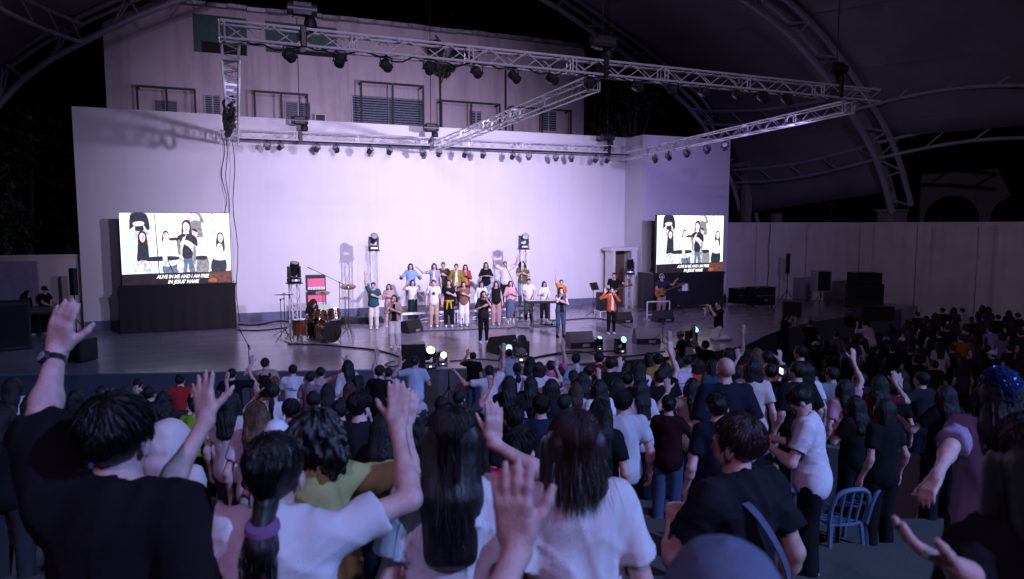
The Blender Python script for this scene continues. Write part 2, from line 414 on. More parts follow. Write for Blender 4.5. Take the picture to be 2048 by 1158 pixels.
# ------------------------------------------------------------------ foliage
def leaf_mat(name, rgb): return mat(name, rgb, .55, 0, .35, 1.5, .0)
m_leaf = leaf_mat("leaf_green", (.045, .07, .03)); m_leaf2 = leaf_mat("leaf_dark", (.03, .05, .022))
def leaf_cloud(name, parent, centres, n, size, m):
    """n leaf blades spread through a set of ellipsoids (centre, radii)"""
    C = np.array([c for c, r in centres]); Rr = np.array([r for c, r in centres])
    k = RNG.integers(0, len(C), n)
    u = RNG.normal(size=(n, 3)); u /= np.linalg.norm(u, axis=1)[:, None]
    p = C[k]+u*Rr[k]*(RNG.random((n, 1))**.45)
    a = RNG.normal(size=(n, 3)); a /= np.linalg.norm(a, axis=1)[:, None]
    b = np.cross(a, RNG.normal(size=(n, 3))); b /= np.linalg.norm(b, axis=1)[:, None]
    s = size*RNG.uniform(.6, 1.4, (n, 1))
    V = np.stack([p-a*s, p+b*s*.42, p+a*s, p-b*s*.42], 1).reshape(-1, 3)
    me = bpy.data.meshes.new(name); Fc = np.arange(4*n).reshape(-1, 4)
    me.from_pydata(V.tolist(), [], Fc.tolist()); me.materials.append(m)
    return link(name, me, parent)
def tree(label, loc, h, centres, n, size, m, group=None):
    t = thing("tree", label, "tree", loc, 0, group)
    mb = MB(); top = Vector((random.uniform(-.3, .3), random.uniform(-.3, .3), h*.75))
    mb.tube([(0, 0, -.1), (.1, .05, h*.3), (top.x*.6, top.y*.6, h*.55), top], [.26, .2, .14, .05], 8)
    for c, r in centres:
        mb.tube([top*.6, (Vector(c)+top)*.5, Vector(c)], [.1, .07, .03], 6)
    mb.build("trunk", mat("bark", (.09, .07, .055), .9, 0, .3, 6, .4, 30), t, True)
    leaf_cloud("crown", t, centres, n, size, m); return t
def blobs(n, c, r, rr):
    return [((c[0]+random.uniform(-1, 1)*r[0], c[1]+random.uniform(-1, 1)*r[1], c[2]+random.uniform(-1, 1)*r[2]), (rr*random.uniform(.6, 1.2),)*3) for _ in range(n)]
tp = aty(1270, 240, 35); tree("dark leafy tree beside the end of the pink building", (tp.x, 35, GROUND_Z), 11, blobs(16, (0, 0, 9.8), (2.2, 1.4, 3.2), 1.1), 5200, .16, m_leaf2)
tp = aty(1195, 240, 38); tree("dark tree rising over the roof end of the pink building", (tp.x, 39, GROUND_Z), 14, blobs(16, (-.4, 0, 12.5), (3, 1.6, 3.4), 1.2), 5200, .18, m_leaf2)
tp = aty(920, 40, 47); tree("dim tree poking over the middle of the building roof", (tp.x, 47, GROUND_Z), 17, blobs(9, (0, 0, 17.2), (1.6, 1.2, 2.2), .8), 2200, .16, m_leaf2)
tp = aty(95, 330, 34); tree("dim tree behind the low wall left of the stage", (tp.x-1.2, 35, GROUND_Z), 8, blobs(14, (0, 0, 6.6), (2.4, 1.4, 2.2), 1.1), 4200, .16, m_leaf2)
tp = aty(1670, 395, 38); tree("small tree showing lit leaves above the curved wall", (tp.x, 38, GROUND_Z), 6, blobs(8, (0, 0, 5.6), (1.2, 1, 1.1), .7), 1600, .14, m_leaf)
# creeper hanging from the roof edge
v = thing("hanging_creeper", "dark creeper hanging from the roof edge of the pink building", "creeper", (aty(885, 130, BY-.4).x, BY-.45, 0))
c = aty(890, 105, BY-.5); cc = []
for k in range(11):
    q = aty(random.uniform(856, 940), random.uniform(92, 128), BY-.5); cc.append(((q.x-v.location.x, random.uniform(-.25, .1), q.z), (.4, .22, .35)))
for k in range(7):
    q = aty(random.uniform(862, 905), random.uniform(120, 160), BY-.5); cc.append(((q.x-v.location.x, random.uniform(-.2, .1), q.z), (.22, .15, .3)))
leaf_cloud("leaves", v, cc, 3600, .1, m_leaf2)
MB().tube([(-.3, .2, c.z+.9), (.2, 0, c.z+.2), (.1, -.1, c.z-.8), (-.1, -.05, c.z-1.6)], .03, 5).build("stem", mat("bark", (.09, .07, .055)), v)

# ------------------------------------------------------------------ arcades beyond the walls
m_arc = weathered("arcade_paint", (.24, .22, .22), (.12, .11, .11), .5)
def arcade(name, label, p0, p1, z0, z1, n, th=.4, spring=.45):
    """a wall with n round arches between two plan points"""
    L = (Vector(p1)-Vector(p0)).length; t = thing(name, label, "arcade", (p0[0], p0[1], 0), math.atan2(p1[1]-p0[1], p1[0]-p0[0]))
    w = L/n; r = w*.42; zs = z0+(z1-z0)*spring
    for k in range(n):
        cx = (k+.5)*w; pts = [(k*w, z0), (cx-r, z0), (cx-r, zs)]
        hh = min(r, (z1-zs)*.82)
        for i in range(1, 12): a = math.pi*(1-i/12); pts.append((cx+r*math.cos(a), zs+hh*math.sin(a)))
        pts += [(cx+r, zs), (cx+r, z0), ((k+1)*w, z0), ((k+1)*w, z1), (k*w, z1)]
        MB().prism([(x, 0, z) for x, z in pts], (0, th, 0)).build("arch", m_arc, t)
    MB().box((L/2, th/2, z1+.1), (L+.2, th+.2, .2)).build("cornice", m_arc, t)
    return t
q0, q1 = aty(1838, 440, 33), aty(2250, 440, 26)
arcade("arcade", "dim plaster arcade with wide round arches beyond the curved wall", (q0.x, 33, 0), (q1.x, 26, 0), 3.0, 7.6, 3, .5, .25)
q0 = aty(-260, 450, 36); q1 = aty(140, 450, 36)
arcade("arcade", "dark arcade with slender columns beyond the left boundary wall", (q0.x, 36, 0), (q1.x, 36, 0), 1.0, 6.2, 3, .4, .5)
# concrete posts and roof slab beyond the right wing wall
t = thing("lean_to_shelter", "dim flat roofed lean-to behind the curved wall by the wing wall", "shelter", (aty(1500, 330, 33).x, 33, GROUND_Z))
MB().box((.6, 0, aty(1500, 332, 33).z-GROUND_Z), (3.6, 2.4, .25)).build("roof_slab", m_arc, t)
for dx in (-.6, 1.7): MB().box((dx, -.5, (aty(1500, 332, 33).z-GROUND_Z)/2), (.5, .35, aty(1500, 332, 33).z-GROUND_Z-.26)).build("post", m_arc, t)

# ------------------------------------------------------------------ tensile roof on steel arches
XC = 8.7
def arch_of(prof, y):
    half = smooth_path([(o, z) for o, z in prof], 3)
    return [Vector((XC-q.x, y, q.y)) for q in half] + [Vector((XC+q.x, y, q.y)) for q in half[::-1][1:]]
archB = arch_of([(19.6, 3.5), (18.6, 6.3), (16.4, 9.6), (13.2, 11.9), (10, 13.6), (5.5, 15.6), (0, 16.4)], 33.2)
archA = arch_of([(20.6, 4.4), (19.4, 6.9), (17.6, 9.0), (15, 11.3), (12.2, 12.9), (7, 14.6), (0, 15.2)], 24.0)
archC = [Vector((p.x+(p.x-XC)*.36, p.y-6.6+abs(p.x-XC)*.06, p.z+.5)) for p in archA]
archD = [Vector((p.x+(p.x-XC)*.16, p.y-12, p.z+1.2)) for p in archC]
def arch_truss(label, path, w=.75, r=.13):
    t = thing("roof_arch", label, "arch", path[0])
    o = path[0]; n = len(path)
    def offs(i, s):
        d = (path[min(i+1, n-1)]-path[max(i-1, 0)]).normalized(); nr = Vector((-d.z, 0, d.x)); 
        return path[i]+nr*(s*w) - o
    lo = [offs(i, 0) for i in range(n)]
    for sy in (-.42, .42):
        hi = [offs(i, 1.0)+Vector((0, sy, 0)) for i in range(n)]
        MB().tube(hi, r*.9, 8).build("upper_chord", M_STEEL, t, True)
        for i in range(0, n-1):
            MB().cyl(lo[i], hi[i+1] if i % 2 else hi[i], r*.34, n=5).build("brace", M_STEEL, t)
    MB().tube(lo, r, 10).build("lower_chord", M_STEEL, t, True)
    return t
arch_truss("far steel roof arch whose legs land behind the stage walls", archB)
arch_truss("near steel roof arch landing on the curved wall", archA, .8, .15)
def beam_truss(label, a, b, w=.75, r=.085, bow=.5, n=9):
    t = thing("roof_beam", label, "beam", a); a, b = Vector(a), Vector(b)
    lo = []; hi = []
    for i in range(n+1):
        f = i/n; p = a.lerp(b, f)-a; p.z += bow*math.sin(math.pi*f); lo.append(p); hi.append(p+Vector((0, 0, w)))
    MB().tube(lo, r, 7).build("chord", M_STEEL, t, True); MB().tube(hi, r, 7).build("chord", M_STEEL, t, True)
    for i in range(0, n, 2): MB().cyl(lo[i], hi[i+1], r*.45, n=5).build("brace", M_STEEL, t)
    return t
for i, (nm, up) in {3: ("lowest roof beam between the arches on the curved wall side", 0), 6: ("upper roof beam from the near arch over the curved wall", 0)}.items():
    j = len(archA)-1-i
    beam_truss(nm+", camera side", archA[j], archC[j]); beam_truss(nm+", stage side", archA[j], archB[j], bow=-.3)
for i, nm in ((5, "lower roof beam running to the far arch over the left boundary wall"), (8, "upper roof beam running to the far arch over the left boundary wall")):
    beam_truss(nm, archB[i], archA[i], bow=-.2)
m_mem = weathered("roof_membrane", (.20, .19, .21), (.10, .095, .105), .5, (.4, .4, .4), .6, .7)
def membrane(label, A, B, sag, rows=10, cut=0):
    if cut: A, B = A[cut:-cut], B[cut:-cut]
    V = []; Fc = []; n = len(A)
    for i in range(rows+1):
        f = i/rows
        for k in range(n):
            p = A[k].lerp(B[k], f)+Vector((0, 0, 1.0))
            s = sag*math.sin(math.pi*f)*(.4+.6*math.sin(math.pi*k/(n-1))); c = Vector((XC, p.y, 3)); p = p+(c-p).normalized()*s
            V.append(p)
    for i in range(rows):
        for k in range(n-1): a = i*n+k; Fc.append((a, a+1, a+n+1, a+n))
    me = bpy.data.meshes.new("membrane"); me.from_pydata(V, [], Fc); me.materials.append(m_mem)
    me.polygons.foreach_set("use_smooth", [True]*len(Fc))
    o = link("roof_membrane", me); tag(o, label, "canopy")
    for k in range(2, n-1, 3): MB().tube([V[i*n+k]+(Vector((XC, V[i*n+k].y, 3))-V[i*n+k]).normalized()*.03 for i in range(rows+1)], .022, 4).build("seam", m_mem, o)
    so = o.modifiers.new("thickness", 'SOLIDIFY'); so.thickness = .03
    return o
membrane("dark fabric roof bay between the far and the near steel arches", archB, archA, .5)
membrane("dark fabric roof bay over the seating in front of the near arch", archA, archC, .6, 10, 3)
membrane("dark fabric roof bay over the rear of the seating", archC, archD, .6)
# arch shoe on the wall
p = archA[-1]; t = thing("arch_footing", "dark box footing under the near roof arch on the curved wall", "footing", (p.x, p.y, 0))
MB().box((.55, .45, 1.75), (1.0, .9, 5.4), None, .03).build("pier", m_arc, t); MB().box((.45, .4, 4.5), (1.1, 1.0, .12)).build("cap", m_arc, t)
# ------------------------------------------------------------------ flown truss rig
TZ, TW = 7.25, .30          # centre height and half-spacing of the box truss chords
def truss(label, a, b, single=True, roll=0.0, bay=.42, w=.30, r=.027):
    a, b = Vector(a), Vector(b); L = (b-a).length; d = (b-a)/L
    side = Vector((d.y, -d.x, 0)).normalized(); up = Vector((0, 0, 1))
    t = thing("box_truss", label, "truss", a, 0, "flown aluminium truss rig over the stage")
    h = w/2
    off = [side*sx*h+up*sz*h for sx, sz in ((-1, -1), (1, -1), (1, 1), (-1, 1))]
    for o in off: MB().cyl(o, d*L+o, r, n=8).build("chord", M_ALU, t, True)
    n = int(L/bay); me = None; rest = MB()
    for fi in range(4):
        o0, o1 = off[fi], off[(fi+1) % 4]
        for k in range(n):
            f0, f1 = k*L/n, (k+1)*L/n
            p, q = (o0+d*f0, o1+d*f1) if k % 2 else (o1+d*f0, o0+d*f1)
            if single and fi in (1, 3, 0):
                if me is None: me = MB().cyl((0, 0, 0), (0, 0, (q-p).length), .011, n=5).mesh("brace", (M_ALU,), True)
                br = link("brace", me, t, p); br.rotation_euler = (q-p).to_track_quat('Z', 'Y').to_euler()
            else: rest.cyl(p, q, .011, n=5)
    if rest.v: rest.build("bracing", M_ALU, t)["kind"] = "stuff"
    jm = MB()
    k = 0
    for f in np.arange(0, L+.01, 2.35 if L > 8 else L):
        f = min(max(f, .02), L-.02)
        for dx in (-.05, .05):
            for i in range(4): jm.cyl(off[i]+d*(f+dx*.9), off[(i+1) % 4]+d*(f+dx*.9), .016, n=5)
    o = jm.build("end_frames", M_ALU, t); o["kind"] = "stuff"
    return t
fx0, fx1, fy, by = -.15, 15.95, 13.75, 27.75
truss("bright front truss carrying a row of wash lamps", (fx0, fy, TZ), (fx1, fy, TZ-.06))
truss("back truss running along the top of the stage wall", (fx0, by, TZ-.1), (17.2, by, TZ-.02), False)
truss("side truss from front to back on the drum kit side", (fx0+.15, fy+.2, TZ-.31), (fx0+.15, by-.2, TZ-.31), False)
truss("cross truss running front to back at the middle of the rig", (7.55, fy+.2, TZ-.31), (7.55, by-.2, TZ-.31), False)
truss("side truss from front to back over the bass player's wing", (15.25, fy+.2, TZ-.34), (16.6, by-.2, TZ-.34), False)

M_LENS = mat("lamp_lens", (.35, .35, .4), .08, 0, .1, 30, .1, 90)
M_DGREY = mat("dark_grey_housing", (.045, .045, .05), .4, .2, .2, 14, .05, 120)
def wash_lamp(label, loc, rz, tilt, s=1.0, group=None):
    """lamp head in a yoke hanging from a clamp; aims along local +Y, tilted down"""
    t = thing("stage_lamp", label, "stage lamp", loc, rz, group); t.scale = (s,)*3
    MB().box((0, 0, .02), (.05, .06, .12)).build("clamp", M_BLACKM, t)
    y = MB(); y.tube([(-.17, 0, -.3), (-.17, 0, -.1), (-.12, 0, -.05), (.12, 0, -.05), (.17, 0, -.1), (.17, 0, -.3)], .016, 6); y.build("yoke", M_BLACKM, t, True)
    hd = MB(); M = Matrix.Translation((0, 0, -.3)) @ Matrix.Rotation(-math.pi/2+tilt, 4, 'X') 
    hd.lathe([(.03, -.2), (.09, -.19), (.115, -.12), (.12, -.05), (.145, .02), (.15, .16), (.135, .165)], 14, M)
    for k in range(3): hd.lathe([(.122, -.16+k*.045), (.135, -.155+k*.045), (.135, -.145+k*.045), (.122, -.14+k*.045)], 14, M)
    h = hd.build("housing", M_DGREY, t, True)
    MB().lathe([(.0, .180), (.09, .176), (.13, .168), (.13, .164)], 14, M).build("lens", M_LENS, h, True)
    for sx in (-1, 1): MB().cyl((sx*.14, 0, -.3), (sx*.2, 0, -.3), .025, n=8).build("tilt_knob", M_BLACKM, t)
    return t
ords = ["first", "second", "third", "fourth", "fifth", "sixth", "seventh", "eighth", "ninth", "tenth", "eleventh", "twelfth", "thirteenth", "fourteenth", "fifteenth", "sixteenth", "seventeenth", "eighteenth"]
for i, px in enumerate((578, 678, 772, 856, 950, 1030, 1102, 1178, 1275, 1345, 1405, 1472, 1527, 1576)):
    p = aty(px, 100, fy); wash_lamp(ords[i]+" wash lamp along the front truss counted from the drum kit side", (p.x, fy-.05+random.uniform(-.08, .08), TZ-.15), random.uniform(-.5, .5), R(random.uniform(20, 55)), .72, "wash lamps under the front truss")
for i, px in enumerate((534, 560, 633, 671, 738, 777, 843, 875, 927, 963, 1022, 1054, 1108, 1139, 1188, 1211)):
    p = aty(px, 292, by); wash_lamp(ords[i]+" spot lamp along the back truss counted from the drum kit side", (p.x, by-.2, TZ-.33), math.pi+random.uniform(-.7, .7), R(random.uniform(25, 50)), .72, "spot lamps under the back truss")
for i, f in enumerate((.80, .72, .62, .52, .44)):
    wash_lamp(ords[i]+" lamp on the truss over the bass player's wing counted from the wall", (15.6+f*1.0, fy+.2+f*(by-fy-.4), TZ-.52), math.pi*.75+random.uniform(-.3, .3), R(35), .72, "lamps under the wing side truss")
# power cables draped along the front truss
t = thing("truss_cable", "black power cables swagged along the underside of the front truss", "cable", (0, fy, TZ))
xs = np.linspace(.2, fx1-.3, 15)
for i in range(14):
    pts = [(xs[i]+(xs[i+1]-xs[i])*k/6, random.uniform(-.12, -.06), -.15-random.uniform(.05, .16)*math.sin(math.pi*k/6)) for k in range(7)]; MB().tube(pts, .016, 5).build("cable_swag", M_RUBBER, t)
# pipe under the back truss
MB().cyl((0, 0, 0), (16.6, 0, .05), .03, n=8).build("lamp_pipe", M_BLACKM, tag(thing("lamp_bar", "dark pipe under the back truss that the spot lamps hang from", "pipe", (.2, by-.2, TZ-.31))), True)
def hoist(label, x, y, z, up, s=1.0):
    t = thing("chain_hoist", label, "chain hoist", (x, y, z)); t.scale = (s,)*3
    MB().box((0, 0, .55), (.42, .24, .3), None, .04).build("motor", M_BLACKM, t); MB().cyl((-.28, 0, .55), (.28, 0, .55), .13, n=12).build("gearbox", M_DGREY, t, True)
    MB().cyl((0, 0, .7), (0, 0, up/s), .014, n=5).build("chain", M_DARKSTEEL, t)
    MB().tube([(.1, .05, .42), (.2, .1, .25), (.08, .1, .12), (.16, .05, .38)], .022, 5).build("spare_chain", M_DARKSTEEL, t)
    MB().box((0, 0, .0), (.12, .42, .42), None, .02).build("truss_clamp", M_BLACKM, t)
    MB().ball((.16, .05, .3), .13, sc=(1, 1, 1.3)).build("chain_bag", M_RUBBER, t, True)
hoist("chain hoist on the front truss nearest the drum kit side", aty(605, 60, fy).x, fy, TZ, 7.5, .95)
hoist("chain hoist on the middle of the front truss", aty(1205, 115, fy).x, fy, TZ, 8)
hoist("chain hoist at the far end of the front truss", aty(1672, 170, fy).x, fy, TZ, 6.8)
hoist("chain hoist on the back truss nearest the drum kit side", aty(600, 270, by).x, by, TZ-.1, 8.5, 1.1)
hoist("chain hoist on the back truss beside the cross truss", aty(862, 275, by).x, by, TZ-.1, 8.5, 1.1)
hoist("chain hoist on the back truss at the bass player's end", aty(1215, 285, by).x, by, TZ-.1, 8.0, 1.1)
# rolled cables on the left side truss, and the cable drops
t = thing("cable_bundle", "thick black roll of cables hanging from the side truss by the drum kit side", "cables", (0, 20, TZ-.45))
for k in range(14):
    y0 = random.uniform(-1.5, 3.2); pts = []
    for i in range(9): a = math.pi*2*i/8; pts.append((random.uniform(-.05, .05)-.1+.11*math.cos(a), y0+.3*math.sin(a), -.12+.2*math.cos(a+1)))
    MB().tube(pts, .035, 6).build("cable_loop", M_RUBBER, t, True)
for lab, x, y, z0, z1, wob in (("black cable dropping down the wall from the side truss corner", -.05, 28.2, 7.0, .05, .06), ("thin black cable hanging beside the wing wall edge", -.28, 28.3, 7.2, 2.9, .05), ("thin black cable looping by the wing wall screen", -.4, 28.3, 7.2, 3.3, .08), ("dark cable running down the curved wall", 25.4, 27.85, 3.9, .1, .03)):
    pts = [(x+wob*math.sin(i*1.1+x), y, z0+(z1-z0)*i/12) for i in range(13)]
    tag(MB().tube(pts, .015, 5).build("cable", M_RUBBER), lab, "cable")

# ------------------------------------------------------------------ screens on draped platforms
def cc(pts, n=4):
    """smooth closed outline"""
    P = [Vector((p[0], p[1], 0)) for p in pts]; m = len(P); out = []
    for i in range(m):
        p0, p1, p2, p3 = P[i-1], P[i], P[(i+1) % m], P[(i+2) % m]
        for k in range(n):
            t = k/n; q = .5*((2*p1)+(-p0+p2)*t+(2*p0-5*p1+4*p2-p3)*t*t+(-p0+3*p1-3*p2+p3)*t**3); out.append((q.x, q.y))
    return out
SC = 1.0
def scol(name, rgb):
    """a colour of the moving picture: uneven like camera video"""
    m = emit("screen_"+name, rgb, 1.5); t = m.node_tree; b = t.nodes["Principled BSDF"]; b.inputs["Base Color"].default_value = (.02, .02, .02, 1)
    tc = nd(t, "ShaderNodeTexCoord"); n = nd(t, "ShaderNodeTexNoise"); n.inputs["Scale"].default_value = 9; n.inputs["Detail"].default_value = 5; t.links.new(tc.outputs["Object"], n.inputs[0])
    r = nd(t, "ShaderNodeMapRange"); r.inputs[1].default_value = .3; r.inputs[2].default_value = .7; lo = .9 if name in ("white", "text") else .8 if "cyan" in name or "cream" in name else .55; r.inputs[3].default_value = lo; r.inputs[4].default_value = 1.1 if name in ("white", "text") else 1.15 if "cyan" in name or "cream" in name else 1.5
    t.links.new(n.outputs[0], r.inputs[0]); mx = nd(t, "ShaderNodeMix", data_type='RGBA', blend_type='MULTIPLY'); mx.inputs[0].default_value = 1; mx.inputs[6].default_value = (*rgb, 1); t.links.new(r.outputs[0], mx.inputs[7]); t.links.new(mx.outputs[2], b.inputs["Emission Color"]); return m
s_white, s_cyan, s_blk, s_hair = scol("white", (.86, .92, .98)), scol("pale_cyan", (.55, .78, .86)), scol("black", (.02, .022, .035)), scol("hair", (.03, .022, .028))
s_skin, s_grey, s_lgrey, s_denim, s_cream, s_brown = scol("skin", (.74, .58, .62)), scol("grey", (.20, .19, .21)), scol("light_grey", (.52, .53, .6)), scol("denim", (.10, .14, .22)), scol("cream", (.80, .80, .82)), scol("strip", (.012, .008, .012))
s_org, s_org2, s_text = scol("orange", (.30, .08, .03)), scol("dull_orange", (.11, .04, .028)), scol("text", (.95, .95, .95))
FIG = []   # (material, points in photo-of-screen pixels 730..1400 x 148..600)
def fg(m, *p): FIG.append((m, p))
fg(s_cyan, (742, 400), (760, 260), (800, 250), (815, 535), (745, 535)); fg(s_lgrey, (1285, 150), (1300, 150), (1303, 330), (1290, 330)); fg(s_cyan, (1225, 300), (1262, 270), (1268, 520), (1235, 525))
fg(s_lgrey, (815, 255), (900, 252), (905, 330), (812, 330))
fg(s_blk, (800, 150), (885, 150), (907, 240), (890, 252), (870, 225), (868, 258), (822, 258), (818, 230), (790, 250), (786, 240)); fg(s_skin, (805, 212), (840, 200), (872, 205), (868, 225), (820, 230))
fg(s_grey, (1150, 150), (1215, 150), (1240, 205), (1220, 215), (1228, 300), (1165, 300), (1150, 215)); fg(s_skin, (1150, 150), (1195, 150), (1215, 195), (1175, 192), (1142, 205)); 
fg(s_cyan, (812, 350), (850, 338), (920, 350), (938, 440), (900, 450), (820, 450), (808, 420)); fg(s_blk, (835, 338), (885, 335), (893, 380), (888, 456), (826, 456), (828, 380)); fg(s_lgrey, (822, 455), (902, 455), (910, 535), (815, 535))
fg(s_hair, (833, 300), (843, 266), (862, 260), (882, 275), (890, 340), (884, 362), (868, 335), (845, 338), (832, 365)); fg(s_skin, (845, 285), (860, 272), (876, 288), (874, 318), (860, 332), (846, 316))
fg(s_denim, (982, 470), (1058, 470), (1062, 527), (978, 527)); fg(s_cream, (962, 352), (1000, 328), (1050, 340), (1060, 440), (1045, 480), (975, 480), (960, 420)); fg(s_hair, (975, 320), (984, 270), (1002, 257), (1018, 275), (1020, 320), (1012, 305), (990, 306), (978, 335)); fg(s_skin, (986, 282), (1002, 268), (1016, 284), (1014, 312), (1002, 324), (988, 312)); fg(s_skin, (975, 385), (1020, 380), (1030, 395), (985, 402)); fg(s_hair, (1022, 308), (1062, 302), (1064, 320), (1026, 322))
fg(s_grey, (1182, 425), (1250, 425), (1255, 527), (1178, 527)); fg(s_cream, (1180, 318), (1235, 310), (1255, 400), (1246, 430), (1182, 430)); fg(s_skin, (1162, 262), (1180, 250), (1196, 268), (1190, 300), (1170, 300)); fg(s_hair, (1160, 255), (1175, 245), (1192, 255), (1196, 272), (1178, 262))
fg(s_blk, (1288, 440), (1362, 438), (1366, 522), (1278, 524)); fg(s_cream, (1300, 368), (1345, 355), (1375, 385), (1378, 432), (1350, 452), (1296, 446), (1284, 415)); fg(s_hair, (1310, 330), (1320, 282), (1338, 270), (1358, 285), (1366, 370), (1356, 398), (1346, 350), (1322, 345), (1312, 372)); fg(s_skin, (1324, 292), (1340, 278), (1354, 294), (1352, 325), (1338, 338), (1326, 322)); fg(s_skin, (1312, 400), (1340, 390), (1352, 402), (1345, 416), (1318, 415))
fg(s_denim, (1085, 420), (1170, 420), (1182, 525), (1140, 527), (1130, 470), (1120, 527), (1080, 525)); fg(s_lgrey, (1065, 320), (1100, 300), (1100, 525), (1062, 520), (1070, 420)); fg(s_lgrey, (1165, 310), (1190, 340), (1178, 525), (1160, 430)); fg(s_blk, (1068, 300), (1110, 278), (1160, 285), (1190, 310), (1192, 360), (1165, 350), (1158, 430), (1100, 430), (1098, 350), (1068, 345))
fg(s_hair, (1098, 250), (1105, 205), (1128, 190), (1152, 205), (1160, 300), (1148, 330), (1142, 270), (1112, 262), (1104, 300), (1096, 300)); fg(s_skin, (1108, 225), (1125, 204), (1146, 222), (1146, 255), (1130, 276), (1112, 262)); fg(s_skin, (1080, 350), (1098, 320), (1120, 262), (1130, 272), (1112, 330), (1100, 372), (1085, 385)); fg(s_skin, (1115, 320), (1150, 330), (1190, 375), (1192, 412), (1170, 405), (1140, 365), (1112, 345)); fg(s_blk, (1100, 290), (1118, 278), (1122, 290), (1108, 300))
fg(s_blk, (885, 426), (1055, 422), (1060, 446), (890, 452)); fg(s_blk, (936, 150), (940, 150), (954, 530), (948, 530)); fg(s_blk, (1005, 450), (1010, 450), (1040, 525), (1034, 527)); fg(s_blk, (1182, 424), (1244, 422), (1244, 444), (1184, 446))
for cx, cy, w in ((860, 300, 9), (1002, 296, 9), (1128, 238, 12), (1339, 308, 9), (1180, 275, 8)):     # eyes and open mouths of the singers on screen
    for sx in (-.55, .55): fg(s_hair, (cx+sx*w-w*.32, cy-w*.55), (cx+sx*w, cy-w*.8), (cx+sx*w+w*.32, cy-w*.55), (cx+sx*w, cy-w*.35))
    fg(s_hair, (cx-w*.4, cy+w*1.0), (cx, cy+w*.75), (cx+w*.4, cy+w*1.0), (cx, cy+w*1.5))
fg(s_grey, (1070, 330), (1085, 322), (1088, 400), (1074, 410)); fg(s_grey, (1168, 360), (1182, 372), (1176, 470), (1164, 460)); fg(s_lgrey, (975, 405), (1000, 395), (1004, 470), (984, 474)); fg(s_lgrey, (1298, 418), (1318, 420), (1314, 442), (1300, 442)); fg(s_lgrey, (860, 460), (866, 460), (868, 533), (858, 533))
def face_text(txt, size, m, parent, loc, shear=.28, width=None):
    cu = bpy.data.curves.new("lettering", 'FONT'); cu.body = txt; cu.size = size; cu.align_x = 'CENTER'; cu.shear = shear; cu.offset = size*.022; cu.extrude = .0015
    o = bpy.data.objects.new("lettering", cu); col.objects.link(o)
    bpy.context.view_layer.update()
    me = bpy.data.meshes.new_from_object(o.evaluated_get(bpy.context.evaluated_depsgraph_get())); bpy.data.objects.remove(o)
    me.materials.clear(); me.materials.append(m)
    co = np.array([v.co[:] for v in me.vertices])
    if width: me.transform(Matrix.Diagonal((width/max(1e-6, co[:, 0].max()-co[:, 0].min()), 1, 1, 1)))
    q = link("lettering", me, parent, loc); q.rotation_euler = (math.pi/2, 0, 0); return q
m_drape = mat("black_drape", (.009, .009, .011), .85, 0, .3, 5, .2, 60, sheen=.3)
def screen(label, lab2, x0, x1, z0, z1, y, rz=0.0):
    W, H = x1-x0, z1-z0
    t = thing("video_screen", label, "video screen", (x0, y, z0), rz, "video screens flanking the stage")
    MB().box((W/2, .08, H/2), (W+.04, .14, H+.04)).build("cabinet", M_BLACKM, t)
    def pl(px, py): return (px-730)/670*W, (600-py)/452*H
    def flat(poly, off, m, name):
        mb = MB(); n = len(poly); mb.add([(min(max(a, 0), W), -off, min(max(b, 0), H)) for a, b in poly], [tuple(range(n))])
        return mb.build(name, m, pic)
    pic = MB().box((W/2, 0, H/2), (W, .004, H)).build("picture", s_white, t)
    flat([pl(730, 532), pl(1400, 520), pl(1400, 600), pl(730, 600)], .004, s_brown, "caption_band")
    flat([pl(1270, 524), pl(1400, 521), pl(1400, 598), pl(1250, 598)], .006, s_org2, "glow_patch"); flat(cc([pl(1252, 590), pl(1262, 570), pl(1298, 570), pl(1305, 590)]), .008, s_org, "glow_patch")
    for i, (m, p) in enumerate(FIG):
        mb = MB()
        poly = [pl(a, b) for a, b in cc(p, 4)]; n = len(poly)
        mb.add([(min(max(a, 0), W), -(.004+.0007*i), min(max(b, pl(0, 528)[1]), H)) for a, b in poly], [tuple(range(n))])
        mb.build("picture_patch", m, pic)
    face_text("ALIVE IN ME AND I AM FREE", H*.072, s_text, pic, (W*.545, -.012, H*.082), .3, W*.49)
    face_text("IN JESUS' NAME", H*.072, s_text, pic, (W*.545, -.012, H*.008), .3, W*.29)
    # platform under black cloth
    q = thing("draped_platform", lab2, "platform", (x0-.1, y+.02, 0), rz)
    Wp, D, Hp = W+.2, 1.25, z0-.03
    pts = []; 
    path = [(0.0, D), (0.0, 0.0), (Wp, 0.0), (Wp, D)]; per = []
    for (a, b), (c, d), n in ((path[0], path[1], 14), (path[1], path[2], 46), (path[2], path[3], 14)):
        for k in range(n): per.append((a+(c-a)*k/n, b+(d-b)*k/n))
    per.append(path[3]); V = []; Fc = []; rows = 8; n = len(per)
    for j in range(rows+1):
        f = j/rows; z = Hp*(1-f)+.01
        for k, (a, b) in enumerate(per):
            ox, oy = (a-Wp/2)/(Wp/2), (b-D/2)/(D/2); wv = math.sin(k*1.15+1.3*math.sin(k*.31))*.025*f
            fl = .05*(math.exp(-f*9))+.03*f
            V.append((a+ox*(fl+wv), b+oy*(fl+wv)-0.0, z))
    for j in range(rows):
        for k in range(n-1): Fc.append((j*n+k, j*n+k+1, (j+1)*n+k+1, (j+1)*n+k))
    mb = MB(); mb.add(V, Fc); mb.build("drape", m_drape, q, True)
    MB().box((Wp/2, D/2, Hp-.03), (Wp-.02, D-.02, .06)).build("deck", m_drape, q)
    for a in (.1, Wp-.1):
        for b in (.1, D-.1): MB().cyl((a, b, 0), (a, b, Hp-.06), .025, n=6).build("leg", M_ALUD, q)
    return t
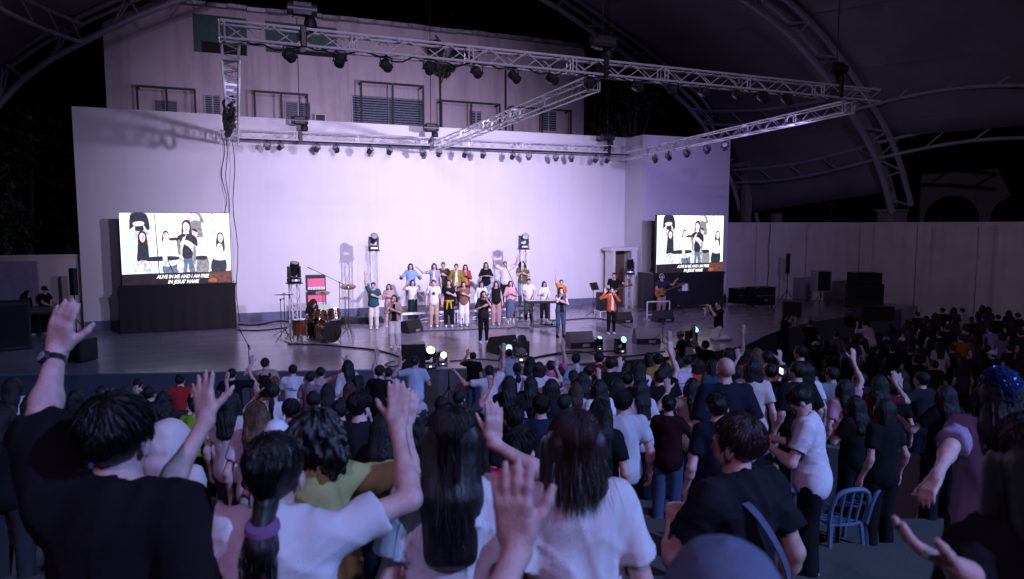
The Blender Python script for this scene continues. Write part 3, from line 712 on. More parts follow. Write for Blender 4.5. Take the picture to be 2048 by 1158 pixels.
screen("large video screen with singers on the drum kit side", "black draped platform under the screen on the drum kit side", -3.74, -.25, 1.70, 4.2, 26.95)
screen("large video screen with singers on the bass player's side", "black draped platform under the screen on the bass player's side", 17.25, 20.85, 1.66, 4.22, 25.85)

# ------------------------------------------------------------------ moving heads and towers
M_LIT = emit("lit_lens_white", (.85, .92, 1.0), 5.0); M_LITC = emit("lit_lens_cyan", (.42, .72, .92), 1.2); M_LCD = emit("small_display", (.85, .85, .9), 1.6)
def moving_head(label, loc, rz, tilt, s=1.0, lens=None, group="moving head lamps"):
    t = thing("moving_head_lamp", label, "moving light", loc, rz, group); t.scale = (s,)*3
    b = MB().box((0, 0, .065), (.34, .26, .13), None, .02).build("base", M_BLACK, t)
    MB().box((0, -.132, .07), (.24, .006, .06)).build("control_panel", M_ALUD, b); MB().box((0, -.137, .07), (.06, .004, .04)).build("display", M_LCD, b)
    for sx in (-1, 1): MB().prism([(sx*.17, -.09, .14), (sx*.17, .09, .14), (sx*.17, .075, .46), (sx*.17, -.075, .46)], (-sx*.05, 0, 0)).build("yoke_arm", M_BLACK, t)
    MB().cyl((0, 0, .12), (0, 0, .16), .12, n=14).build("turntable", M_BLACKM, t, True)
    M = Matrix.Translation((0, 0, .38)) @ Matrix.Rotation(tilt, 4, 'X')
    h = MB().lathe([(.05, -.2), (.1, -.19), (.115, -.1), (.118, .06), (.125, .08), (.125, .2), (.11, .205)], 16, M).build("head", M_BLACK, t, True)
    MB().lathe([(0, .222), (.06, .217), (.105, .207), (.105, .2)], 16, M).build("lens", lens or M_LENS, h, True)
    return t
def tower(label, px, py, ytop, lab2, tilt, rz=0.0):
    p = atz(px, py, 0); top = aty(px, ytop, p.y).z
    t = thing("truss_tower", label, "truss tower", (p.x, p.y, 0), rz, "truss towers for moving heads")
    MB().box((0, 0, .02), (.6, .6, .04), None, .01).build("base_plate", M_ALUD, t)
    h = .13; cs = [(-h, -h), (h, -h), (h, h), (-h, h)]
    for x, y in cs: MB().cyl((x, y, .04), (x, y, top-.04), .024, n=8).build("chord", M_ALU, t, True)
    n = max(3, int(top/.32)); br = MB()
    for k in range(n):
        z0, z1 = .05+(top-.1)*k/n, .05+(top-.1)*(k+1)/n
        for i in range(4):
            a, b = cs[i], cs[(i+1) % 4]; MB().cyl((*(a if k % 2 else b), z0), (*(b if k % 2 else a), z1), .011, n=5).build("brace", M_ALU, t)
    MB().box((0, 0, top-.02), (.42, .42, .04), None, .01).build("top_plate", M_BLACKM, t)
    moving_head(lab2, (p.x, p.y, top), rz, tilt, 1.15)
tower("tall truss tower at the wall behind the choir, drum kit side", 750, 641, 500, "moving head lamp on the tower behind the man in the teal shirt", R(60))
tower("tall truss tower at the wall behind the raised arms singer", 1047, 634, 497, "moving head lamp on the tower behind the choir's end", R(75))
tower("short truss tower standing behind the drum kit", 592, 683, 565, "moving head lamp on the short tower over the drums", R(25), .3)
tower("truss tower beside the electric guitar player", 1258, 619, 547, "moving head lamp on the tower beside the guitar player", R(15), -.3)
def edge_at(px, py, z=0): return atz(px, py, z)
for lab, px, py, rz, tl, ln, s in (("moving head with a bright lens beside a black speaker at the stage edge", 858, 737, .25, R(55), M_LIT, 1.05), ("round white lit lamp on the very edge of the stage", 884, 731, .25, R(88), M_LIT, .8),
        ("dark moving head at the stage edge beside the cyan lit one", 1043, 724, -.2, R(125), None, 1.3), ("cyan lit moving head at the stage edge before the black dressed singer", 1012, 722, .3, R(80), M_LITC, .95),
        ("cyan lit moving head between the wedges near the orange jacket singer", 1240, 706, .3, R(70), M_LITC, .95), ("small lit moving head beside a wedge near the denim singer", 1197, 700, .2, R(30), M_LITC, .7), ("cyan lit moving head at the edge by the capped photographer", 1382, 693, .4, R(50), M_LITC, 1.1)):
    p = edge_at(px, py); moving_head(lab, (p.x, p.y, .005), rz-YAW*.6, tl, s, ln)

# ------------------------------------------------------------------ stage monitors, amplifiers, cases
M_GRILLE = mat("speaker_grille", (.014, .014, .015), .5, .4, .3, 90, .6, 240)
def wedge(label, px, py, rz, s=1.0):
    p = atz(px, py, 0); t = thing("monitor_wedge", label, "stage monitor", (p.x, p.y, .005), rz, "stage monitor wedges"); t.scale = (s,)*3
    prof = [(0, -.26, 0), (0, .26, 0), (0, .26, .1), (0, .12, .4), (0, -.1, .44), (0, -.26, .16)]
    MB().prism([(-.34, y, z) for _, y, z in prof], (.68, 0, 0)).build("cabinet", M_BLACK, t)
    n = Vector((0, .30, .14)).normalized()
    MB().prism([(-.31, .262, .12), (.31, .262, .12), (.31, .13, .395), (-.31, .13, .395)], n*.012).build("grille", M_GRILLE, t)
    MB().box((.1, -.262, .08), (.2, .01, .08)).build("connector_plate", M_ALUD, t)
    for sx in (-.345, .345): MB().box((sx, 0, .2), (.012, .14, .05), None, .004).build("handle", M_BLACKM, t)
wedge("monitor wedge behind the singer in white trousers", 822, 664, .5); wedge("monitor wedge behind the cyan lit moving head", 1005, 704, .25, 1.15); wedge("monitor wedge in front of the denim singer", 1158, 694, -.1, 1.15); wedge("monitor wedge between the orange jacket singer and the audience", 1292, 686, -.3, 1.15); wedge("monitor wedge just behind the orange jacket singer", 1245, 645, .0, .95); wedge("monitor wedge in front of the bass player", 1325, 643, -.1, 1.05)
def cabinet(name, label, cat, loc, size, rz=0.0, front=M_GRILLE, feet=True, group=None):
    t = thing(name, label, cat, loc, rz, group); w, d, h = size
    MB().box((0, 0, h/2+.02), size, None, .015).build("cabinet", M_BLACK, t)
    MB().box((0, -d/2-.006, h/2+.02), (w*.88, .014, h*.86)).build("grille", front, t)
    for sx in (-1, 1):
        for sy in (-1, 1): MB().cyl((sx*w*.4, sy*d*.4, 0), (sx*w*.4, sy*d*.4, .03), .025, n=6).build("foot", M_RUBBER, t)
    for sx in (-1, 1): MB().box((sx*(w/2+.004), 0, h*.7), (.012, .14, .05), None, .004).build("handle", M_BLACKM, t)
    return t
p = atz(825, 738, 0); cabinet("speaker_cabinet", "black speaker box at the stage edge beside the bright moving head", "speaker", (p.x+.05, p.y+.1, 0), (.62, .5, .66), -.2)
p = atz(1210, 633, 0); cabinet("guitar_amplifier", "black guitar amplifier behind the orange jacket singer", "amplifier", (p.x, p.y, .25), (.7, .35, .75))
t = thing("amplifier_stand", "silver frame stand under the guitar amplifier", "stand", (p.x, p.y, 0))
for sx in (-.36, .36):
    MB().tube([(sx, -.25, 0), (sx, -.25, .25), (sx, .25, .25), (sx, .25, 0)], .02, 6).build("side_frame", M_ALU, t)
MB().box((0, 0, .24), (.72, .4, .02)).build("shelf", M_ALU, t)
# pink lit amplifier stack behind the drums
p = atz(632, 668, 0); y = p.y+.6
t = thing("amplifier_rack", "stacked amplifier heads with pink lit front panels behind the drum kit", "amplifier", (aty(632, 600, y).x, y, 0))
m_pink = emit("pink_panel_glow", (.75, .12, .28), .55)
for i, (z, h) in enumerate(((0, .9), (.92, .5), (1.46, .56))):
    c = MB().box((0, 0, z+h/2), (.66, .45, h), None, .015).build("cabinet", M_BLACK, t)
    if i:
        MB().box((0, -.228, z+h*.56), (.58, .008, h*.5)).build("panel", m_pink, c); MB().box((0, -.23, z+h*.2), (.58, .01, h*.18)).build("control_strip", M_ALU, c)
        for k in range(6): MB().cyl((-.22+k*.09, -.232, z+h*.2), (-.22+k*.09, -.25, z+h*.2), .016, n=8).build("knob", M_BLACK, c)
    else: MB().box((0, -.23, z+h*.5), (.58, .01, h*.8)).build("grille", M_GRILLE, c)
# right side: cases, column speaker, horn speaker, subwoofers
def case(label, px0, px1, py, h, y):
    a, b = aty(px0, py, y), aty(px1, py, y); t = thing("flight_case", label, "flight case", ((a.x+b.x)/2, y, 0), 0, "flight cases by the curved wall"); w = b.x-a.x
    MB().box((0, 0, h/2+.08), (w, .7, h), None, .01).build("body", M_BLACK, t)
    for sx in (-1, 1):
        for sz in (.08, h+.08): MB().box((sx*w/2, -.35, sz), (.06, .06, .06)).build("corner", M_ALUD, t)
        MB().cyl((sx*w*.4, -.25, 0), (sx*w*.4, -.25, .08), .04, n=8).build("castor", M_RUBBER, t)
    MB().box((0, -.355, h*.65), (w, .01, .03)).build("edging", M_ALUD, t)
    MB().box((0, -.36, h*.4), (.2, .012, .1)).build("latch", M_ALUD, t)
case("lower black flight case against the curved wall beside the wing", 1466, 1501, 597, .72, 26.2); case("taller black flight case against the curved wall", 1503, 1540, 597, .85, 25.2)
def pole_speaker(name, label, px, ytop, ybot, yb, w, d, m, arr=False, y=None, z0=0.0):
    p = atz(px, yb, z0) if y is None else Vector((aty(px, yb, y).x, y, z0)); zt, zb = aty(px, ytop, p.y).z-z0, aty(px, ybot, p.y).z-z0
    t = thing(name, label, "speaker", (p.x, p.y, z0), -.35)
    MB().box((0, 0, (zt+zb)/2), (w, d, zt-zb), None, .02).build("cabinet", m, t); MB().box((0, -d/2-.005, (zt+zb)/2), (w*.8, .012, (zt-zb)*.92)).build("grille", M_GRILLE, t)
    MB().cyl((0, 0, .3), (0, 0, zb), .025, n=8).build("pole", M_BLACKM, t)
    for k in range(3):
        a = k*2*math.pi/3; MB().cyl((0, 0, .55), (.42*math.cos(a), .42*math.sin(a), .01), .018, n=6).build("leg", M_BLACKM, t)
    MB().cyl((0, 0, .5), (0, 0, .6), .04, n=8).build("collar", M_BLACKM, t)
pole_speaker("column_speaker", "slim black column speaker on a pole before the curved wall", 1573, 507, 548, 603, .16, .18, M_BLACK)
pole_speaker("horn_speaker", "pale grey loudspeaker on a tripod before the curved wall", 1640, 541, 582, 612, .72, .62, mat("grey_cabinet", (.30, .34, .42), .5))
pole_speaker("column_speaker", "slim black column speaker on a pole by the left wing wall", 153, 536, 590, 668, .2, .2, M_BLACK)
p = atz(1708, 608, 0)
for i, (dx, z, w, h, lab) in enumerate(((.0, 0, 1.3, .56, "bottom black subwoofer of the stack by the curved wall"), (.0, .58, 1.3, .56, "middle black subwoofer of the stack by the curved wall"), (-.05, 1.16, 1.15, .48, "top black cabinet of the stack by the curved wall"))):
    cabinet("subwoofer", lab, "speaker", (p.x+dx-1.2, p.y-1.6, z), (w, .9, h), -.35, group="subwoofer stack")
p2 = atz(1745, 640, 0); cabinet("subwoofer", "large black box at the far right end of the stage", "speaker", (p2.x, p2.y, 0), (1.3, .8, .55), -.35)
p2 = atz(1583, 632, 0); cabinet("side_fill_speaker", "dark side fill speaker behind the woman filming with a phone", "speaker", (p2.x, p2.y, 0), (.75, .6, .6), -.7)
# ------------------------------------------------------------------ left side of the stage
p = aty(25, 560, 27.8)
t = thing("display_board", "pale lilac board leaning by the left boundary wall", "board", (p.x-.6, 28.0, 0)); MB().box((0, 0, 1.75), (2.6, .06, 1.6), None, .03).build("panel", mat("lilac_panel", (.30, .29, .40), .5), t)
MB().box((0, .0, .48), (2.5, .05, .96)).build("stand", M_BLACK, t)
p = atz(45, 700, 0); cabinet("speaker_stack", "big dark cabinet at the far left end of the stage", "speaker", (p.x-.5, p.y+.3, 0), (1.3, .8, 1.45), .3)
p = atz(165, 722, 0); cabinet("side_fill_speaker", "black side fill speaker behind the raised wrist watch", "speaker", (p.x, p.y, 0), (.6, .5, .62), .9)
p = atz(95, 672, 0); t = thing("mixing_desk", "dark mixing desk with a sloping pale panel left of the stage", "mixing desk", (p.x, p.y, 0), .2)
MB().box((0, 0, .82), (1.5, .7, .06)).build("table_top", M_BLACK, t); MB().box((0, .05, .92), (1.3, .6, .1), (.2, 0, 0), .02).build("console", mat("desk_grey", (.10, .10, .12), .4), t)
for sx in (-.7, .7):
    for sy in (-.3, .3): MB().cyl((sx, sy, 0), (sx, sy, .8), .025, n=6).build("leg", M_BLACKM, t)
for k in range(14): MB().box((-.55+k*.085, -.1, .97), (.03, .05, .02), (.2, 0, 0)).build("fader", M_ALUD, t)
# ------------------------------------------------------------------ choir riser
t = thing("choir_riser", "silver framed riser that the back row of the choir stands on", "riser", (0, 0, 0))
RX0, RX1, RY0, RY1, RZ = 5.6, 12.2, 25.3, 26.9, .50
for k in range(3):
    w = (RX1-RX0)/3; x = RX0+w*(k+.5); MB().box((x, (RY0+RY1)/2, RZ-.04), (w-.012, RY1-RY0, .08), None, .008).build("deck", mat("riser_ply", (.10, .09, .09), .6), t)
    MB().box((x, RY0-.012, RZ-.05), (w-.02, .022, .09)).build("rail", M_ALU, t)
    for dx in (-w/2+.06, w/2-.06):
        for y in (RY0+.05, RY1-.05): MB().cyl((x+dx, y, 0), (x+dx, y, RZ-.08), .024, n=6).build("leg", M_ALU, t)
    MB().cyl((x-w/2+.06, RY0+.05, .08), (x+w/2-.06, RY0+.05, RZ-.1), .014, n=5).build("brace", M_ALU, t)
    MB().cyl((x-w/2+.06, RY0+.05, .1), (x+w/2-.06, RY0+.05, .1), .016, n=5).build("brace", M_ALU, t)
# ------------------------------------------------------------------ stands
def mic_stand(label, px, py, z, ztop, boom=None, rz=0.0, yy=None, mic=True):
    p = atz(px, py, z) if yy is None else Vector((aty(px, py, yy).x, yy, z)); t = thing("microphone_stand", label, "microphone stand", (p.x, p.y, z), rz, "microphone stands")
    MB().cyl((0, 0, .12), (0, 0, ztop), .012, n=6).build("pole", M_BLACKM, t)
    for k in range(3):
        a = k*2*math.pi/3+.4; MB().cyl((0, 0, .16), (.32*math.cos(a), .32*math.sin(a), .01), .011, n=5).build("leg", M_BLACKM, t)
    MB().cyl((0, 0, ztop-.04), (0, 0, ztop+.03), .025, n=8).build("clutch", M_BLACKM, t)
    e = Vector((0, 0, ztop))
    if boom: b0 = Vector((-boom[0]*.35, 0, ztop-boom[1]*.35)); e = Vector((boom[0], 0, ztop+boom[1])); MB().cyl(b0, e, .01, n=5).build("boom", M_BLACKM, t)
    if mic:
        d = Vector((.12, -.05, .04)) if not boom else (e-Vector((0, 0, ztop))).normalized()*.15
        q = MB().cyl(e, e+d, .012, .02, n=8).build("microphone", M_BLACK, t); MB().ball(e+d, .026).build("mic_head", M_ALUD, q, True)
    return t
mic_stand("black boom stand rising before the stage beside the man in a black tee", 502, 830, GROUND_Z, 1.75, (-.14, .3), 0)
mic_stand("boom microphone stand reaching over the drum kit", 681, 662, 0, 1.75, (-.95, .5), .1)
mic_stand("boom stand in front of the choir beside the pink shirt singer", 1032, 660, 0, 1.5, (-.35, .75), 0)
mic_stand("low boom stand standing between the wedges at the stage edge", 1325, 693, 0, .75, (.45, .4), 0)
mic_stand("short stand at the foot of the choir", 925, 657, 0, .35, None, 0, None, False)
mic_stand("thin stand left of the drum kit", 563, 672, 0, 1.25, None, 0)
# tripod stand in front of the stage
t = thing("tripod_stand", "black tripod light stand before the blue stage front", "tripod", tuple(atz(898, 815, GROUND_Z)))
MB().cyl((0, 0, .1), (0, 0, 1.0), .018, n=6).build("pole", M_BLACKM, t)
for k in range(3): a = k*2.094+.3; MB().cyl((0, 0, .5), (.4*math.cos(a), .4*math.sin(a), .01), .014, n=5).build("leg", M_BLACKM, t)
MB().cyl((0, 0, .46), (0, 0, .56), .035, n=8).build("collar", M_BLACKM, t)
# music stands
def music_stand(label, px, py, h, rz):
    p = atz(px, py, 0); t = thing("music_stand", label, "music stand", (p.x, p.y, 0), rz, "music stands")
    MB().cyl((0, 0, .1), (0, 0, h), .012, n=6).build("pole", M_BLACKM, t)
    for k in range(3): a = k*2.094; MB().cyl((0, 0, .2), (.28*math.cos(a), .28*math.sin(a), .01), .01, n=5).build("leg", M_BLACKM, t)
    MB().box((0, -.05, h+.1), (.5, .02, .34), (-.45, 0, 0), .006).build("desk", M_BLACK, t); return t
music_stand("black music stand beside the guitar amplifier", 1186, 632, 1.15, .4); 
ms = music_stand("music stand holding a white sheet beside the bass player", 1365, 632, 1.1, -.4); MB().box((0.05, -.07, 1.22), (.24, .008, .32), (-.45, 0, 0)).build("sheet", mat("paper", (.75, .75, .75), .7), ms)
# ------------------------------------------------------------------ bodies grown from smooth distance fields
def v3(*a): return np.array(a, float)
def nrm(a): a = np.asarray(a, float); return a/max(1e-9, np.linalg.norm(a))
def rot_axis(v, ax, ang):
    ax = nrm(ax); c, s = math.cos(ang), math.sin(ang); return v*c+np.cross(ax, v)*s+ax*np.dot(ax, v)*(1-c)
class Cap:      # tapered limb; flat=True cuts the far end square
    def __init__(s, a, b, ra, rb, flat=False, sq=None):
        s.a, s.b, s.ra, s.rb, s.flat = np.asarray(a, float), np.asarray(b, float), ra, rb, flat; s.ab = s.b-s.a; s.L2 = max(1e-12, s.ab@s.ab); s.n = s.ab/math.sqrt(s.L2)
    def box(s): r = max(s.ra, s.rb); return np.minimum(s.a, s.b)-r, np.maximum(s.a, s.b)+r
    def d(s, P):
        q = P-s.a.astype(np.float32); t = np.clip(q@s.ab.astype(np.float32)/np.float32(s.L2), 0, 1)
        dd = np.sqrt((((q-t[:, None]*s.ab.astype(np.float32)))**2).sum(1))-(s.ra+t*(s.rb-s.ra))
        if s.flat: dd = np.maximum(dd, (P-s.b.astype(np.float32))@s.n.astype(np.float32))
        return dd
class Ell:      # ellipsoid with an optional frame (rows = local axes)
    def __init__(s, c, r, Q=None): s.c, s.r, s.Q = np.asarray(c, float), np.asarray(r, float), Q
    def box(s): m = s.r.max(); return s.c-m, s.c+m
    def d(s, P):
        q = P-s.c.astype(np.float32)
        if s.Q is not None: q = q@s.Q.T.astype(np.float32)
        k0 = np.sqrt(((q/s.r.astype(np.float32))**2).sum(1))+1e-6; k1 = np.sqrt(((q/(s.r**2).astype(np.float32))**2).sum(1))+1e-6
        return k0*(k0-1)/k1
class Slab:     # rounded box with a frame (rows = local axes)
    def __init__(s, c, h, Q, r): s.c, s.h, s.Q, s.r = np.asarray(c, float), np.asarray(h, float), Q, r
    def box(s): m = np.linalg.norm(s.h)+s.r; return s.c-m, s.c+m
    def d(s, P):
        q = np.abs((P-s.c.astype(np.float32))@s.Q.T.astype(np.float32))-(s.h-s.r).astype(np.float32)
        return np.sqrt((np.maximum(q, 0)**2).sum(1))+np.minimum(q.max(1), 0)-s.r
def field_mesh(groups, vox, k_join=.012, post=None, pad=.03):
    """groups: [(k, [prims])]; each group is blended with its own radius, the groups are blended with k_join -> (verts, quads)"""
    prims = [(gi, p) for gi, (k, ps) in enumerate(groups) for p in ps]
    lo = np.min([p.box()[0] for _, p in prims], 0)-pad; hi = np.max([p.box()[1] for _, p in prims], 0)+pad
    B = 6; nb = np.ceil((hi-lo)/(vox*B)).astype(int)+1; n = nb*B
    bc = np.stack(np.meshgrid(*[np.arange(m) for m in nb], indexing='ij'), -1).reshape(-1, 3)
    ctr = (lo+(bc*B+(B-1)/2)*vox).astype(np.float32); half = vox*B*.87
    dc = np.stack([p.d(ctr) for _, p in prims], 1); dmin = dc.min(1)
    act = np.where((dmin < half+.075) & (dmin > -(half+.12)))[0]
    D = np.repeat(np.repeat(np.repeat(dmin.reshape(nb), B, 0), B, 1), B, 2).astype(np.float32)
    li = np.stack(np.meshgrid(*[np.arange(B)]*3, indexing='ij'), -1).reshape(-1, 3)
    gidx = (bc[act][:, None, :]*B+li[None]).reshape(-1, 3); P = (lo+gidx*vox).astype(np.float32); npb = B**3
    acc = [np.zeros(len(P), np.float32) for _ in groups]
    for j, (gi, p) in enumerate(prims):
        sel = np.where(dc[act, j] < 2*half+.06)[0]
        if not len(sel): continue
        ii = (sel[:, None]*npb+np.arange(npb)[None]).ravel(); k = groups[gi][0]
        acc[gi][ii] += np.exp(np.clip(-p.d(P[ii])/k, -60, 60))
    ds = [np.where(a > 0, -groups[g][0]*np.log(np.maximum(a, 1e-30)), 1.0) for g, a in enumerate(acc)]
    d = ds[0]
    for e in ds[1:]:
        h = np.maximum(k_join-np.abs(d-e), 0)/k_join; d = np.minimum(d, e)-h*h*k_join*.25
    if post is not None: d = post(P, d)
    D[gidx[:, 0], gidx[:, 1], gidx[:, 2]] = d
    if post is not None:
        ina = np.ones(len(bc), bool); ina[act] = False; neg = np.where(ina & (dmin < 0))[0]
        if len(neg):
            dd = post(ctr[neg], dmin[neg]); bad = neg[dd > 0]
            for b in bad: x, y, z = bc[b]*B; D[x:x+B, y:y+B, z:z+B] = 1.0
    S = D < 0
    c8 = [(i, j, k) for i in (0, 1) for j in (0, 1) for k in (0, 1)]
    cnt = np.zeros(tuple(n-1), np.int8)
    for i, j, k in c8: cnt += S[i:n[0]-1+i, j:n[1]-1+j, k:n[2]-1+k]
    cells = np.argwhere((cnt > 0) & (cnt < 8))
    if not len(cells): return np.zeros((0, 3)), np.zeros((0, 4), int)
    idm = np.full(tuple(n-1), -1, np.int32); idm[cells[:, 0], cells[:, 1], cells[:, 2]] = np.arange(len(cells))
    val = {c: D[cells[:, 0]+c[0], cells[:, 1]+c[1], cells[:, 2]+c[2]] for c in c8}
    sp = np.zeros((len(cells), 3)); sn = np.zeros(len(cells))
    for a in c8:
        for ax in range(3):
            if a[ax]: continue
            b = list(a); b[ax] = 1; b = tuple(b); va, vb = val[a], val[b]; m = (va < 0) != (vb < 0)
            t = np.where(m, va/np.where(m, va-vb, 1), 0); q = np.tile(np.array(a, float), (len(cells), 1)); q[:, ax] += t
            sp += q*m[:, None]; sn += m
    V = lo+(cells+sp/sn[:, None])*vox; Q = []
    for ax in range(3):
        s0 = [slice(1, None)]*3; s1 = [slice(1, None)]*3; s0[ax] = slice(0, -1)
        A = S[tuple(slice(0, -1) if i == ax else slice(1, -1) for i in range(3))]; Bm = S[tuple(slice(1, None) if i == ax else slice(1, -1) for i in range(3))]
        e = np.argwhere(A != Bm); 
        if not len(e): continue
        flip = A[e[:, 0], e[:, 1], e[:, 2]]
        o = e.copy(); 
        for i in range(3):
            if i != ax: o[:, i] += 1
        u, w = [i for i in range(3) if i != ax]
        def cell(du, dw): q = o.copy(); q[:, u] -= du; q[:, w] -= dw; return idm[q[:, 0], q[:, 1], q[:, 2]]
        q = np.stack([cell(1, 1), cell(0, 1), cell(0, 0), cell(1, 0)], 1)
        fl = flip if ax != 1 else ~flip
        q[~fl] = q[~fl][:, ::-1]; Q.append(q)
    Q = np.concatenate(Q); Q = Q[(Q >= 0).all(1)]
    return V, Q
def np_mesh(name, V, Q, smooth=True):
    me = bpy.data.meshes.new(name); me.vertices.add(len(V)); me.vertices.foreach_set("co", np.asarray(V, np.float32).ravel())
    k = Q.shape[1]; me.loops.add(Q.size); me.loops.foreach_set("vertex_index", Q.astype(np.int32).ravel())
    me.polygons.add(len(Q)); me.polygons.foreach_set("loop_start", np.arange(0, Q.size, k, dtype=np.int32))
    me.polygons.foreach_set("use_smooth", np.full(len(Q), smooth)); me.update(calc_edges=True); me.validate(); me.materials.append(None)
    return me
def fold(P, amp, f=1.0, seed=0.0):
    """cloth creases: warped ridged waves"""
    x, y, z = P[:, 0], P[:, 1], P[:, 2]
    w = .5*np.sin(9*f*z+3*x+seed)+.4*np.sin(13*f*x-5*z+seed*2)
    a = np.sin(26*f*x+9*f*z+4*w+seed)*.5+np.sin(17*f*z-21*f*y+5*w+seed*1.7)*.5+.5*np.sin(44*f*(x+y)+8*w)
    rdg = (1-np.abs(np.sin(30*f*x+14*f*z+3.5*w+seed)))**4+(1-np.abs(np.sin(24*f*z-11*f*x+9*y+4*w+seed*3)))**5
    return amp*(a*.8-.75*rdg)

# ------------------------------------------------------------------ hands
HANDS = {"open": ((4, 6, 4), 7, 38), "wide": ((0, 4, 4), 13, 52), "relax": ((22, 30, 18), 3, 30), "fist": ((85, 95, 60), 0, 12), "grip": ((70, 75, 45), 0, 25), "flat": ((8, 8, 5), 1, 14), "cup": ((14, 22, 16), 4, 45)}
_tips = []
def hand_prims(W, d, nrm_, side, pose, s=1.0, fat=1.0, jig=None):
    """W wrist, d finger direction, nrm_ palm normal (fingers curl towards it), side = unit vector from little finger to thumb"""
    curl, spread, th = HANDS[pose] if isinstance(pose, str) else pose
    d, nm = nrm(d), nrm(nrm_); nm = nrm(nm-d*np.dot(nm, d)); sd = nrm(side-d*np.dot(side, d)-nm*np.dot(side, nm))
    W = np.asarray(W, float); Q = np.stack([sd, nm, d]); out = []
    out.append(Slab(W+d*.052*s, v3(.040, .0135*fat, .046)*s, Q, .012*s))
    out.append(Ell(W+d*.035*s+sd*.022*s+nm*.008*s, v3(.020, .014, .032)*s, Q))
    for i, (x, L) in enumerate(((.030, .072), (.010, .080), (-.011, .075), (-.030, .058))):
        a = R(spread)*(1.5-i)/1.5*.9; f = rot_axis(d, np.cross(d, sd), 0) if False else nrm(d*math.cos(a)+sd*math.sin(a))
        p = W+d*(.093-(.004 if i in (0, 2) else 0)-(.012 if i == 3 else 0))*s+sd*x*s; ang = 0; r = .0092*s*fat*(1 if i < 3 else .88)
        for q, (fr, c) in enumerate(zip((.44, .31, .25), curl)):
            jj = 0 if jig is None else jig[i]; ang += R(c*(1+jj)); dr = f*math.cos(ang)+nm*math.sin(ang); e = p+dr*L*fr*s
            out.append(Cap(p, e, r*(1-.07*q), r*(.93-.08*q))); p = e
        _tips.append((p, dr, -(nm*math.cos(ang)-f*math.sin(ang)), r*.78))
    a = R(th); t0 = W+d*.022*s+sd*.026*s+nm*.006*s; d1 = nrm(d*math.cos(a)+sd*math.sin(a)+nm*.25); d2 = nrm(d*math.cos(a*.6)+sd*math.sin(a*.6)+nm*.35)
    t1 = t0+d1*.046*s; t2 = t1+d1*.03*s; t3 = t2+d2*.026*s
    out += [Cap(t0, t1, .0145*s*fat, .0115*s*fat), Cap(t1, t2, .0112*s*fat, .0102*s*fat), Cap(t2, t3, .0102*s*fat, .0085*s*fat)]
    _tips.append((t3, d2, nrm(-nm*.6+sd*.75), .0088*s*fat))
    return out
def two_bone(S, W, pole, l1=.285, l2=.255):
    v = W-S; D = np.linalg.norm(v); D2 = min(D, l1+l2-.004); W = S+nrm(v)*D2; v = nrm(W-S)
    a = (l1*l1-l2*l2+D2*D2)/(2*D2); h = math.sqrt(max(0, l1*l1-a*a)); p = np.asarray(pole, float); p = nrm(p-v*np.dot(p, v))
    return S+v*a+p*h, W
# arm poses in the person's own frame (faces +y, s = +1 right hand side, 1.70 m tall): wrist relative to the shoulder, elbow pole, hand dir, palm normal, hand pose
POSES = {
 "down":  ((.10, .03, -.50), (.3, -1, 0), (.05, .1, -1), (-1, .1, 0), "relax"),
 "back":  ((.02, -.14, -.42), (1, -.6, 0), (-.8, -.1, -.5), (0, -1, 0), "relax"),
 "up":    ((.06, .16, .48), (1, -.2, 0), (.03, .1, 1), (0, 1, .1), "open"),
 "high":  ((.10, .05, .52), (1, 0, 0), (.1, .0, 1), (-.2, 1, 0), "open"),
 "wide":  ((.30, .18, .36), (.6, -.5, -.6), (.35, .1, 1), (-.2, 1, 0), "wide"),
 "half":  ((.12, .26, .16), (.6, -.5, -1), (0, .35, 1), (0, 1, -.2), "open"),
 "bent":  ((.14, .12, .12), (.8, -.4, -1), (.1, .1, 1), (-.1, 1, 0), "wide"),
 "chest": ((-.10, .24, -.16), (.8, -.3, -.8), (-1, .25, .4), (0, -1, .1), "flat"),
 "mic":   ((-.10, .24, .07), (.7, -.2, -1), (-.45, .1, .9), (-.3, -.9, 0), "grip"),
 "phone": ((-.03, .36, .10), (.6, -.2, -1), (-.15, .2, 1), (-.9, .3, 0), "grip"),
 "clap":  ((-.13, .30, -.08), (.8, -.2, -.8), (-.1, .55, .8), (-1, 0, 0), "flat"),
 "hold":  ((-.06, .28, -.18), (.7, -.4, -.8), (-.7, .7, .1), (0, 0, -1), "cup"),
 "keys":  ((-.03, .36, -.34), (.6, -.4, -.6), (-.1, 1, -.1), (0, 0, -1), "relax"),
 "offer": ((.16, .30, -.14), (.6, -.6, -.8), (.2, 1, .25), (-.2, 0, 1), "open"),
 "out":   ((.42, .20, .12), (.2, -.5, -1), (.9, .3, .5), (0, .6, .8), "open"),
 "neck":  ((.34, .22, .08), (.3, -.3, -1), (.6, .5, .5), (-.2, .3, 1), "grip"),
 "strum": ((-.16, .22, -.34), (1, -.6, -.2), (-1, .2, -.3), (0, -1, 0), "relax"),
 "fist":  ((.05, .24, .10), (.9, -.2, -.7), (0, .1, 1), (0, 1, 0), "fist"),
}
